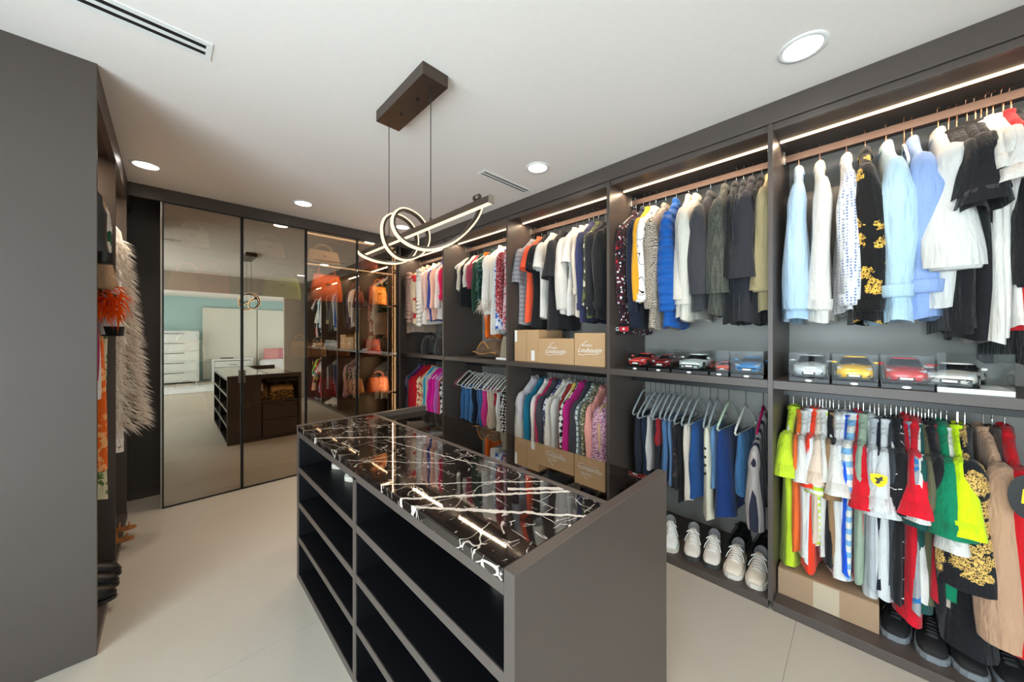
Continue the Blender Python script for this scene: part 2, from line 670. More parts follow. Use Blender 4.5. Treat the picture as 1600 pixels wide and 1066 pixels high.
# ------------------------------------------------------------------ ceiling fittings
for (x, y), lab in (((1.956, .184), 'round recessed downlight over the rail of dress shirts'),
                    ((1.954, 1.703), 'round recessed downlight beside the slot air vent near the shelving'),
                    ((1.918, 3.729), 'round recessed downlight over the fur coats in the corner'),
                    ((.908, 3.722), 'round recessed downlight before the middle of the glass doors'),
                    ((-.116, 3.70), 'round recessed downlight over the feather coat by the glass doors')):
    d = thing('recessed_downlight', lab, 'ceiling light', (x, y, H), 'recessed ceiling downlights')
    ring = MB()
    n = 32
    prof = [(.088, 0), (.086, -.006), (.070, -.006), (.066, 0.0)]
    ring.loft([[(r * math.cos(2 * PI * j / n), r * math.sin(2 * PI * j / n), z) for j in range(n)] for r, z in prof], False, False)
    build('trim_ring', ring, M['white'], d, True)
    build('diffuser', MB().cyl((0, 0, -.002), (0, 0, 1), .067, .003, 32), M['down'], d)
    l = bpy.data.lights.new('downlight_lamp', 'SPOT')
    l.energy, l.color, l.shadow_soft_size, l.spot_size, l.spot_blend = DOWN_W, (1, .86, .70), .06, R(115), .7
    lo = bpy.data.objects.new('downlight_lamp', l)
    lo.location = (0, 0, -.02)
    lo.parent = d
    COL.objects.link(lo)
for (x0, x1, y0, y1), lab in (((-.62, .137, 1.963, 2.086), 'long white slot air vent with two dark slots near the tall panel'),
                              ((1.693, 2.225, 2.004, 2.092), 'white slot air vent with two dark slots beside the closet fascia')):
    d = thing('air_vent', lab, 'air vent', (0, 0, 0), 'ceiling slot vents')
    w = y1 - y0
    z0 = H - .004
    f = MB()
    f.box(x0, x1, y0, y0 + w * .2, z0, H).box(x0, x1, y1 - w * .2, y1, z0, H).box(x0, x0 + .02, y0 + w * .2, y1 - w * .2, z0, H).box(x1 - .02, x1, y0 + w * .2, y1 - w * .2, z0, H)
    build('vent_frame', f, M['white'], d)
    bx('slot_backing', x0 + .02, x1 - .02, y0 + w * .2, y1 - w * .2, H - .0012, H - .0002, M['black'], d, 0)
    bx('slat', x0 + .02, x1 - .02, y0 + w * .42, y0 + w * .58, z0, H - .0015, M['white'], d, 0)

# ------------------------------------------------------------------ right-hand closet wall
POST = [(-.762, -.740), (.338, .360), (1.303, 1.327), (2.376, 2.396), (3.453, 3.479), (4.556, 4.58)]
ZT, ZS, ZB = 2.577, 1.231, .048
bay_lab = {5: 'charcoal open closet unit holding dress shirts above and bright tees below',
           4: 'charcoal open closet unit with blazers above, hanging jeans and white sneakers below',
           3: 'charcoal open closet unit with cardboard boxes on its middle shelf',
           2: 'charcoal open closet unit with a brown duffel on its middle shelf',
           1: 'charcoal open closet unit in the corner holding fur coats'}
for b in (5, 4, 3, 2, 1):
    i = 5 - b
    y0, y1 = POST[i][1], POST[i + 1][0]
    u = thing('closet_unit', bay_lab[b], 'closet', (XR, (y0 + y1) / 2, 0), 'open closet units along the wall')
    ox, oy = XR, (y0 + y1) / 2

    def part(nm, x0, x1, a0, a1, z0, z1, mt, bev=.0012, par=u):
        return bx(nm, x0 - ox, x1 - ox, a0 - oy, a1 - oy, z0, z1, mt, par, bev)
    part('side_panel', XR - .006, XBACK, POST[i + 1][0], POST[i + 1][1], ZB, 2.604, M['panel'])
    if b == 5:
        part('side_panel', XR - .006, XBACK, POST[0][0], POST[0][1], ZB, 2.604, M['panel'])
    part('back_panel', XBACK, XBACK + .015, y0, y1, ZB, 2.62, M['back'])
    part('top_panel', XR + .02, XBACK, y0, y1, ZT + .008, 2.62, M['panel_in'])
    part('shelf', XR, XBACK, y0, y1, 1.187, ZS, M['panel'])
    part('base', XR, XBACK, y0, y1, 0.0, ZB, M['panel'])
    part('led_strip', 2.492, 2.508, y0 + .004, y1 - .004, ZT - .002, ZT + .008, M['led'], 0)
    area('strip_light', ((2.5 - ox), 0, ZT - .006), (0, R(0), 0), .010, y1 - y0 - .04, LED_W, WARM, u)
    part('hanging_rail', 2.628, 2.652, y0, y1, 2.505, 2.545, M['rod'])
    part('hanging_rail', 2.63, 2.65, y0, y1, 1.115, 1.145, M['black'])
    for yy in (y0, y1 - .012):
        part('rail_bracket', 2.615, 2.665, yy, yy + .012, 2.495, 2.57, M['chrome'])
fa = thing('closet_fascia', 'long charcoal fascia board along the ceiling above the open closets', 'fascia', (XR, -.76, 2.577))
bx('crown_board', 0, .03, 0, 5.34, .034, H - 2.577, M['panel'], fa)
bx('lower_board', .012, .036, 0, 5.34, -.002, .032, M['panel'], fa)

# ------------------------------------------------------------------ glass cabinet on the back wall
gx0, gx1 = -.05, 2.10
SEAM = [-.038, .502, 1.045, 1.579, 2.09]
gc = thing('glass_cabinet', 'tall handbag cabinet with bronze reflective glass doors and dark frames', 'cabinet', (gx0, YB, 0))


def gpart(nm, x0, x1, a0, a1, z0, z1, mt, par=gc, bev=.0008):
    return bx(nm, x0 - gx0, x1 - gx0, a0 - YB, a1 - YB, z0, z1, mt, par, bev)


gpart('header_board', -.25, 2.30, YB, YB + .03, 2.615, H, M['panel'])
gpart('side_panel', -.048, -.036, YB + .012, 4.585, 0, 2.612, M['steel'])
gpart('side_panel', 2.10, 2.125, YB - .005, 4.585, 0, 2.612, M['panel_in'])
gpart('back_panel', -.03, 2.10, 4.575, 4.59, 0.02, 2.612, M['panel_in'])
gpart('bottom_panel', -.03, 2.10, YB + .02, 4.575, 0.0, .05, M['panel_in'])
gpart('top_panel', -.03, 2.10, YB + .04, 4.575, 2.59, 2.61, M['panel_in'])
gpart('end_frame', 2.073, 2.10, YB + .0, YB + .02, 0, 2.612, M['black'])
GSH = (.37, .75, 1.22, 1.85, 2.27)
for z in GSH:
    gpart('shelf', -.03, 2.10, YB + .05, 4.57, z - .009, z + .009, M['panel_in'])
for k in range(4):
    x0, x1 = SEAM[k] + .003, SEAM[k + 1] - .003
    dr = gpart('door', x0, x1, YB, YB + .005, .008, 2.605, M['mirror_glass'], gc, 0)
    dr.name = 'door'
    f = MB()
    for (a0, a1, c0, c1) in ((x0, x0 + .009, .004, 2.609), (x1 - .009, x1, .004, 2.609), (x0, x1, .004, .014), (x0, x1, 2.60, 2.609)):
        f.box(a0 - gx0, a1 - gx0, -.006, .012, c0, c1)
    build('door_frame', f, M['black'], dr)
    if k in (0, 1):
        hx = (x1 - .022) if k == 0 else (x0 + .002)
        build('handle', MB().box(hx - gx0, hx + .02 - gx0, -.03, -.006, 1.02, 1.14), M['bronze'], dr, bevel=.002)
    if k in (2,):
        for hz in (.35, .6, .8, 1.1):
            pass
vl = gpart('led_strip', 2.050, 2.064, YB + .012, YB + .022, .06, 2.55, M['led'], gc, 0)
for z in GSH + (.2, 2.3):
    gpart('strip_clip', 2.040, 2.074, YB + .006, YB + .024, z - .012, z + .012, M['black'])
gpart('led_strip', 1.06, 2.04, YB + .022, YB + .034, 2.575, 2.588, M['led'], gc, 0)  # made-up strip and lamp below, added to light the bag fronts
area('added_cabinet_top_fill', (1.55 - gx0, .028, 2.57), (0, 0, 0), .96, .010, 1.5, WARM, gc)
gpart('led_strip', 1.06, 2.04, YB + .052, YB + .062, 2.253, 2.261, M['led'], gc, 0)  # another added strip and lamp, brightening the orange tote under this shelf
area('added_cabinet_shelf_fill', (1.55 - gx0, .057, 2.25), (R(-18), 0, 0), .96, .008, 7.0, WARM, gc)
area('cabinet_strip_light', (2.05 - gx0, .06, 1.3), (0, R(90), 0), 2.4, .02, 24.0, WARM, gc)

# ------------------------------------------------------------------ closet on the opposite side (seen edge-on)
LX = -.233
lc = thing('closet_unit', 'tall charcoal closet seen along its front, holding the white feather coat', 'closet', (LX, 2.477, 0))


def lpart(nm, x0, x1, a0, a1, z0, z1, mt, bev=.0012):
    return bx(nm, x0 - LX, x1 - LX, a0 - 2.477, a1 - 2.477, z0, z1, mt, lc, bev)


lpart('end_panel', -.83, LX, 2.477, 2.50, 0, H, M['panel'])
lpart('side_panel', -.83, LX - .004, 3.33, 3.352, .05, 2.60, M['panel'])
lpart('side_panel', -.83, LX - .004, 4.16, 4.182, .05, 2.60, M['panel'])
lpart('back_panel', -.845, -.83, 2.50, 4.182, .05, 2.62, M['back'])
lpart('top_panel', -.83, LX - .02, 2.50, 4.182, 2.585, 2.62, M['panel_in'])
lpart('base', -.83, LX, 2.50, 4.182, 0, .05, M['panel'])
lpart('fascia', LX - .03, LX, 2.50, 4.6, 2.57, H, M['panel'])
for a0, a1 in ((2.50, 3.33), (3.352, 4.16)):
    lpart('led_strip', -.45, -.425, a0 + .01, a1 - .01, 2.575, 2.586, M['led'], 0)
    area('strip_light', (-.437 - LX, (a0 + a1) / 2 - 2.477, 2.57), (0, 0, 0), .03, a1 - a0 - .04, LED_W * .8, WARM, lc)
    lpart('hanging_rail', -.55, -.53, a0, a1, 2.44, 2.48, M['rod'])

# ------------------------------------------------------------------ island
IX0, IX1, IY0, IY1, IZ = .557, 1.425, .555, 2.427, .926
isl = thing('closet_island', 'charcoal island with black marble top, glass display case and open shelves', 'island', (IX0, IY0, 0))


def ip(nm, x0, x1, a0, a1, z0, z1, mt, par=isl, bev=.0015):
    return bx(nm, x0 - IX0, x1 - IX0, a0 - IY0, a1 - IY0, z0, z1, mt, par, bev)


ip('end_panel', IX0, IX1, IY0, .591, 0, IZ, M['panel'], isl, .002)
far = MB()
for a in ((IX0, .93, 0, IZ), (.93, IX1, .87, IZ), (1.39, IX1, 0, .87), (.93, 1.39, 0, .03), (.93, 1.39, .52, .54)):
    far.box(a[0] - IX0, a[1] - IX0, 2.392 - IY0, IY1 - IY0, a[2], a[3])
build('end_panel', far, M['panel'], isl)
ip('niche_floor', .93, 1.39, 2.02, 2.392, .52, .54, M['panel'])
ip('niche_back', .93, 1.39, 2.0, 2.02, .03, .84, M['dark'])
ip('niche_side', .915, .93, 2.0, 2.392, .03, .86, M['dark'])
for z0, z1 in ((.04, .27), (.28, .51)):
    dw = ip('drawer_front', .945, 1.375, 2.40, 2.424, z0, z1, M['panel'])
    ip('drawer_pull', 1.10, 1.22, 2.424, 2.432, z1 - .03, z1 - .022, M['bronze'], dw, 0)
slab = bx('marble_top', .555, 1.004, .592, 2.391, .894, .924, M['marble'], isl, .003)
# keep the slab's own coordinates equal to room metres so the veins fall where they belong
slab.location = (-IX0, -IY0, 0)
ip('divider_rail', 1.004, 1.030, .591, 2.392, .86, .925, M['panel'])
ip('apron', IX0, IX0 + .02, .591, 2.392, .862, .893, M['panel'])
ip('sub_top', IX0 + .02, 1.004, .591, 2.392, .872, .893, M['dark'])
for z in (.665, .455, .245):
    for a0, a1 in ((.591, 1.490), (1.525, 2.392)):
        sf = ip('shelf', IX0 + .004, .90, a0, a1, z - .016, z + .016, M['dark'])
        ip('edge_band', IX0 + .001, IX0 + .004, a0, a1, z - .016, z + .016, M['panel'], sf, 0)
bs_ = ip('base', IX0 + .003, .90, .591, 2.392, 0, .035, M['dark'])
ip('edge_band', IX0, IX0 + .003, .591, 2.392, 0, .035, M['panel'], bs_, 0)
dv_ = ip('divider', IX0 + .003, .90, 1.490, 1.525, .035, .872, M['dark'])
ip('edge_band', IX0, IX0 + .003, 1.490, 1.525, .035, .872, M['panel'], dv_, 0)
for a0, a1 in ((.591, .5935), (2.3895, 2.392)):
    ip('lining', IX0 + .003, .90, a0, a1, .035, .872, M['dark'])
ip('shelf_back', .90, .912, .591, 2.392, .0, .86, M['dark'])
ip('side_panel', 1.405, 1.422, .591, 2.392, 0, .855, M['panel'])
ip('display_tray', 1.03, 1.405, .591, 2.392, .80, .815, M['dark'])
for yy in (1.04, 1.49, 1.94):
    ip('tray_divider', 1.032, 1.403, yy - .006, yy + .006, .815, .86, M['dark'])
ip('display_glass', 1.031, 1.424, .592, 2.391, .880, .890, M['smoke'], isl, 0)

# ------------------------------------------------------------------ pendant
px = .89
pn = thing('pendant_light', 'linear pendant light with a curled glowing ribbon around its bar', 'pendant light', (px, 1.655, 2.0))
bx('canopy', -.068, .068, -.25, .25, .662, H - 2.0, M['bronze'], pn, .002)
for yy in (-.205, .235):
    build('cable', MB().tube([(0, yy, .01), (0, yy, .662)], .0022, 6), M['black'], pn)
for yy in (-.08, .09):
    build('canopy_screw', MB().cyl((0, yy, .658), (0, 0, 1), .008, .01, 12), M['black'], pn)
bx('bar', -.012, .012, -.64, .63, -.012, .014, M['bronze'], pn, .001)
bx('bar_led', -.008, .008, -.638, .628, -.0165, -.0118, M['ledp'], pn, 0)
for yy in (-.205, .235):
    build('cable_grip', MB().cyl((0, yy, .022), (0, 0, 1), .006, .018, 10), M['bronze'], pn)
ctl = [(-95, 2.265, .02), (-60, 2.15, .065), (-30, 2.0, .10), (0, 1.873, .118), (45, 1.82, .122), (90, 1.797, .122), (135, 1.785, .122), (180, 1.775, .122), (225, 1.735, .12), (270, 1.708, .12), (315, 1.715, .12), (360, 1.725, .12),
       (405, 1.695, .12), (450, 1.672, .12), (495, 1.668, .12), (540, 1.66, .12), (585, 1.62, .12), (630, 1.59, .12), (675, 1.53, .12), (720, 1.43, .118), (750, 1.31, .10), (785, 1.18, .06), (825, 1.115, .03), (880, 1.10, .028)]
path, nrm = [], []
N = 150
for i in range(N):
    a = -95 + (880 + 95) * i / (N - 1)
    k = 0
    while k < len(ctl) - 2 and ctl[k + 1][0] < a:
        k += 1
    p0, p1 = ctl[max(k - 1, 0)], ctl[k]
    p2, p3 = ctl[k + 1], ctl[min(k + 2, len(ctl) - 1)]
    s = (a - p1[0]) / (p2[0] - p1[0])

    def cr(j):
        m1 = (p2[j] - p0[j]) / max(p2[0] - p0[0], 1e-6) * (p2[0] - p1[0])
        m2 = (p3[j] - p1[j]) / max(p3[0] - p1[0], 1e-6) * (p2[0] - p1[0])
        return (2 * s ** 3 - 3 * s * s + 1) * p1[j] + (s ** 3 - 2 * s * s + s) * m1 + (-2 * s ** 3 + 3 * s * s) * p2[j] + (s ** 3 - s * s) * m2
    y, r = cr(1), cr(2)
    ra = R(a)
    d = Vector((math.sin(ra), 0, -math.cos(ra)))
    path.append(d * r + Vector((0, y - 1.655, 0)))
    nrm.append(d)


def ribbon(off0, off1, hw):
    rings = []
    for i, p in enumerate(path):
        d = (path[min(i + 1, N - 1)] - path[max(i - 1, 0)]).normalized()
        n_ = (nrm[i] - d * nrm[i].dot(d)).normalized()
        w = d.cross(n_)
        rings.append([p + n_ * off0 + w * hw, p + n_ * off1 + w * hw, p + n_ * off1 - w * hw, p + n_ * off0 - w * hw])
    return MB().loft(rings)


build('ribbon', ribbon(-.009, .002, .0085), M['bronze'], pn, False)
build('ribbon_led', ribbon(.002, .009, .0088), M['ledp'], pn, False)
build('end_knob', MB().cyl((0, -.555, .03), (0, 1, 0), .012, .03, 16), M['bronze'], pn, True)
build('end_cap', MB().box(-.013, .013, -.646, -.64, -.017, .016), M['steel'], pn)


# ------------------------------------------------------------------ hangers and garments
_hm = {}


def hanger_meshes(style, trouser, hook_mat, body_mat):
    key = (style, trouser, hook_mat.name, body_mat.name)
    if key in _hm:
        return _hm[key]
    top = .108
    hook = [(0, 0, -.005), (0, 0, .03), (0, 0, .06)]
    hook += [(.022 * math.sin(a), 0, top + .012 - .022 * math.cos(a) + .0) for a in [R(x) for x in (-20, 20, 60, 100, 140, 180, 220, 250)]]
    hk = MB().tube(hook, .0022, 6)
    m1 = bpy.data.meshes.new('hook')
    m1.from_pydata(hk.v, [], hk.f)
    m1.materials.append(hook_mat)
    arm = [(-.190, 0, -.135), (-.176, 0, -.122), (-.12, 0, -.080), (-.05, 0, -.028), (0, 0, 0), (.05, 0, -.028), (.12, 0, -.080), (.176, 0, -.122), (.190, 0, -.135)]
    fr = MB().tube(arm, [.006, .0075, .007, .007, .009, .007, .007, .0075, .006], 8, False, .75)
    if trouser:
        fr.tube([(-.190, 0, -.135), (-.197, 0, -.150), (-.182, 0, -.163), (0, 0, -.165), (.182, 0, -.163), (.197, 0, -.150), (.190, 0, -.135)], .0055, 8)
    m2 = bpy.data.meshes.new('hanger_frame')
    m2.from_pydata(fr.v, [], fr.f)
    m2.materials.append(body_mat)
    for p in m2.polygons:
        p.use_smooth = True
    _hm[key] = (m1, m2)
    return _hm[key]


def uniq(cands):
    for c in cands:
        if 4 <= len(c.split()) <= 16 and c.lower() not in USED:
            return c
    for c in reversed(cands):
        if 4 <= len(c.split()) <= 16:
            return c
    return cands[-1]


KIND = {  # name, category, half width, sleeve (None, 's', 'l'), collar, wrist cuff
    'tee': ('tee_shirt', 'tee', .215, 's', 'crew', False),
    'polo': ('polo_shirt', 'polo shirt', .215, 's', 'fold', False),
    'shirt': ('dress_shirt', 'shirt', .215, 'l', 'fold', True),
    'sweat': ('sweatshirt', 'sweatshirt', .225, 'l', 'crew', True),
    'jacket': ('jacket', 'jacket', .23, 'l', 'fold', True),
    'blazer': ('blazer', 'blazer', .23, 'l', 'lapel', False),
    'coat': ('fur_coat', 'coat', .24, 'l', 'fold', False),
    'dress': ('dress', 'dress', .15, None, None, False),
    'top': ('sleeveless_top', 'top', .16, None, None, False),
    'trousers': ('trousers', 'trousers', .13, None, None, False),
    'jeans': ('jeans', 'jeans', .13, None, None, False),
}


def body_mesh(hw, L, t0, t1, seed, folds=.012, lean=0.0, kind='tee', zstart=0.0):
    r = random.Random(seed)
    ph, ph2, k1, k2 = r.uniform(0, 6), r.uniform(0, 6), r.uniform(1.0, 1.9), r.choice((3, 4, 5))
    n = 26
    rings = []
    if kind in ('trousers', 'jeans'):
        prof = [(0.0, .92, .014), (.012, 1.0, .018)]
        prof += [(.05 + (L - .05) * i / 10, 1.0 + .06 * math.sin(i * .8 + ph), t0 + (t1 - t0) * i / 10) for i in range(11)]
    else:
        ws = hw
        q = min(t0, .03)
        prof = [(-.006, .052 / hw, .022), (.014, .078 / hw, .023), (.045, .52, q * .82), (.085, .73, q * .84), (.122, .90, q * .88), (.150, .97, q * .94), (.19, 1.0, t0)]
        prof += [(.19 + (L - .19) * i / 9, 1.0 + .05 * math.sin(i * .55 + ph) + .03 * i / 9, t0 + (t1 - t0) * i / 9) for i in range(1, 10)]
    zmax = max(p[0] for p in prof)
    for z, wf, ht in prof:
        t = max(0, min(1, z / zmax))
        row = []
        for j in range(n):
            a = 2 * PI * j / n
            c, s = math.cos(a), math.sin(a)
            x = hw * wf * math.copysign(abs(c) ** .8, c)
            y = ht * math.copysign(abs(s) ** .8, s) * (1 + .22 * t * math.sin(k2 * a + ph2 + 1.5 * t))
            y += folds * t * math.sin(k1 * PI * x / .2 + ph + .8 * t) + lean * t * t
            zz = -z - (.010 * math.sin(3 * a + ph) * (t ** 6))
            row.append((x + .008 * t * math.sin(7 * t + ph2), y, zz + zstart))
        rings.append(row)
    # turn the hem inwards so the cloth has an edge
    last = rings[-1]
    mb = MB().loft(rings, False, False)
    return mb.loft([last, [(x * .985, y * .86, z + .004) for x, y, z in last], [(x * .95, y * .7, z + .08) for x, y, z in last]], False, True)


def sleeve_mesh(side, hw, typ, ht, seed, slen=None, out=.0, lean=0.0, back=0.0):
    r = random.Random(seed)
    ph = r.uniform(0, 6)
    n = 16
    rings = []
    if typ == 's':
        L = (slen or .29) + .03
        prof = [(.100, -.034, .026, .014), (.118, -.014, .040, ht * .46), (.16, .002, .052, ht * .60), (.16 + (L - .16) * .33, .014 + out * .35, .058, ht * .75), (.16 + (L - .16) * .66, .024 + out * .7, .062, ht * .88), (L, .032 + out, .064, ht * 1.12)]
    else:
        L = slen or .60
        prof = [(.100, -.034, .026, .014), (.118, -.014, .040, ht * .48), (.16, .002, .052, ht * .66), (.22, .006, .056, ht * .85)]
        for i in range(1, 9):
            t = i / 8
            prof.append((.22 + (L - .22) * t, .006 + out * t + .014 * math.sin(t * 3.0 + ph), .056 - .012 * t, ht * (1 + .18 * math.sin(t * 4 + ph))))
    zmax = prof[-1][0]
    for z, dx, a_, b_ in prof:
        t = z / zmax
        cx = side * (hw + dx - back)
        row = []
        for j in range(n):
            a = 2 * PI * j / n
            c, s = math.cos(a), math.sin(a)
            rx = a_ * (1 + .10 * t * math.sin(4 * a + ph + 3 * t))
            y = b_ * s * (1 + .12 * t * math.sin(3 * a + ph)) + lean * t * t + .006 * math.sin(t * 5 + ph)
            row.append((cx + rx * c, y, -z + (.012 * side * c if typ == 's' else .004 * c) * t))
        rings.append(row)
    e = rings[-1]
    cx = sum(p[0] for p in e) / n
    cy = sum(p[1] for p in e) / n
    mb = MB().loft(rings, True, False)
    return mb.loft([e, [(cx + (x - cx) * .92, cy + (y - cy) * .9, z + .003) for x, y, z in e], [(cx + (x - cx) * .8, cy + (y - cy) * .75, z + .06) for x, y, z in e]], False, True)


def collar_mesh(style):
    n = 20
    if style == 'crew':
        prof = [(.056, .030, -.008), (.058, .032, .008), (.050, .026, .010), (.048, .024, -.01)]
    else:
        prof = [(.046, .019, -.012), (.048, .020, .022), (.052, .023, .027), (.068, .029, -.014), (.065, .027, -.017), (.050, .021, .016)]
    rings = []
    for a_, b_, z in prof:
        rings.append([(a_ * math.cos(2 * PI * j / n), b_ * math.sin(2 * PI * j / n), z + .012 * abs(math.cos(2 * PI * j / n)) * (1 if z > 0 else 0)) for j in range(n)])
    return MB().loft(rings, False, False)


_col = {}


def garment(kind, mat, label, loc, L, t0=.02, t1=.03, sleeve=None, slen=None, out=0.0, lean=0.0, seed=0, rz=0.0, group=None, trim=None, folds=.012, hw=None, name=None, cat=None, flip=1):
    nm, ct, w, sl, colr, cuff = KIND[kind]
    w = hw or w
    g = thing(name or nm, label, cat or ct, loc, group, rz)
    if kind in ('trousers', 'jeans'):
        b = build('legs', body_mesh(w, L - .155, t0, t1, seed, folds, lean, kind, -.152), mat, g, True)
        wb = MB().loft([[(x * 1.02, y, z) for x, y, z in ell(0, 0, -.138 - (L - .14) + dz, w * .98, t1 * .9, 18, 2.4)] for dz in (.035, .0)], True, True)
        return g
    build('body', body_mesh(w, L, t0, t1, seed, folds, lean, kind), mat, g, True)
    sw = sleeve if sleeve is not None else max(t0, .022)
    if sl:
        for side in (-1, 1):
            o_ = out if side == -flip else 0.0
            s = build('sleeve', sleeve_mesh(side, w - .01, sl, sw if side == -flip else min(sw, .03), seed * 3 + side, slen, o_, lean * .6, 0.0 if side == -flip else .05), mat, g, True)
            if cuff:
                zz = slen or .60
                dx = w - .01 + .006 + o_ - (0.0 if side == -flip else .05)
                c = MB()
                rings = []
                for dz, q in ((.045, 1.02), (.0, .95), (-.012, .9)):
                    rings.append(ell(side * dx, lean * .6, -zz + dz, .047 * q, max(sw if side == -flip else min(sw, .03), .02) * 1.04 * q, 16))
                c.loft(rings, False, True)
                build('cuff', c, trim or mat, s, True)
    if colr:
        key = 'fold' if colr != 'crew' else 'crew'
        if key not in _col:
            mb = collar_mesh(key)
            _col[key] = mb
        build('collar', _col[key], trim or mat, g, True)
    return g


def hanger(loc, label, style='plastic', trouser=False, hook=None, body=None, rz=0.0, group='clothes hangers on the rails'):
    h = thing('clothes_hanger', label, 'hanger', loc, group, rz)
    m1, m2 = hanger_meshes(style, trouser, hook or M['chrome'], body or M['hang_white'])
    link('hook', m1, None, h)
    link('hanger_frame', m2, None, h)
    return h


W = (216, 213, 206)
WB = (210, 212, 212)
K = (22, 22, 25)
RAILS = {
    # rail: neck height, words that name it, hook and frame materials
    'dress': (2.425, 'rail above the yellow car', 'copper', 'hang_white'),
    'tees': (1.035, 'rail below the yellow car', 'chrome', 'hang_white'),
    'blazers': (2.425, 'rail above the blue car', 'chrome', 'hang_white'),
    'pants': (1.030, 'rail below the blue car', 'black', 'hang_grey'),
    'boxesup': (2.425, 'rail above the cardboard boxes', 'chrome', 'hang_white'),
    'boxeslo': (1.030, 'rail below the cardboard boxes', 'black', 'hang_white'),
    'bagup': (2.425, 'rail above the brown duffel', 'chrome', 'hang_white'),
    'baglo': (1.030, 'rail below the brown duffel', 'black', 'hang_white'),
    'furup': (2.425, 'rail above the black bags', 'chrome', 'hang_white'),
    'furlo': (1.030, 'rail below the black bags', 'black', 'hang_white'),
}
P = 'plain'
# each row: column of the garment's front edge and row of its hem in the photo, kind, (pattern, colours, scale), words, short words, options
G = {}
G['dress'] = [
    (1240, 500, 'shirt', (P, (176, 204, 228)), 'pale sky blue dress shirt', 'blue shirt', dict(t1=.075, sleeve=.05, slen=.80)),
    (1275, 503, 'shirt', (P, W), 'plain white dress shirt', 'white shirt', dict(t1=.06, sleeve=.045, slen=.80)),
    (1320, 487, 'shirt', ('dots', (208, 208, 208), (110, 130, 170)), 'white shirt with tiny blue dots', 'dotted shirt', dict(t1=.055, sleeve=.045, slen=.78)),
    (1352, 504, 'shirt', ('baroque', (14, 13, 13), (206, 160, 66)), 'black shirt with gold ornaments', 'gold-black shirt', dict(t1=.065, sleeve=.055, slen=.82)),
    (1388, 503, 'shirt', (P, (176, 206, 224)), 'icy blue dress shirt', 'icy-blue shirt', dict(t1=.065, sleeve=.055, slen=.76)),
    (1432, 497, 'shirt', (P, (140, 166, 214)), 'periwinkle blue dress shirt', 'periwinkle shirt', dict(t1=.075, sleeve=.06, slen=.74)),
    (1478, 478, 'shirt', (P, (210, 210, 206)), 'crisp white long-sleeved shirt', 'crisp shirt', dict(t1=.085, sleeve=.075, slen=.66, out=.05)),
    (1496, 520, 'tee', (P, K), 'black tee with a small badge', 'badged tee', dict(t1=.045, sleeve=.045, slen=.34)),
    (1510, 512, 'tee', (P, (26, 26, 29)), 'black crew-neck tee', 'black tee', dict(t1=.035, sleeve=.04, slen=.40)),
    (1528, 530, 'tee', (P, (20, 20, 24)), 'black tee with wide sleeves', 'wide black tee', dict(t1=.05, sleeve=.065, slen=.40, out=.03)),
    (1543, 512, 'tee', (P, (30, 30, 33)), 'dark grey tee', 'grey tee', dict(t1=.03, sleeve=.03, slen=.33)),
    (1553, 535, 'tee', (P, W), 'white tee with narrow sleeves', 'narrow tee', dict(t1=.035, sleeve=.03, slen=.26)),
    (1563, 525, 'tee', (P, W), 'white tee with folded side', 'folded tee', dict(t1=.03, sleeve=.035, slen=.30)),
    (1574, 512, 'tee', (P, (216, 212, 206)), 'cream white tee', 'cream tee', dict(t1=.03, sleeve=.06, slen=.33, out=.03)),
    (1592, 520, 'tee', (P, (204, 24, 34)), 'bright red tee', 'red tee', dict(t1=.04, sleeve=.05)),
    (1606, 572, 'sweat', (P, K), 'long black sweatshirt', 'black sweatshirt', dict(t1=.05, sleeve=.05, slen=.75)),
]
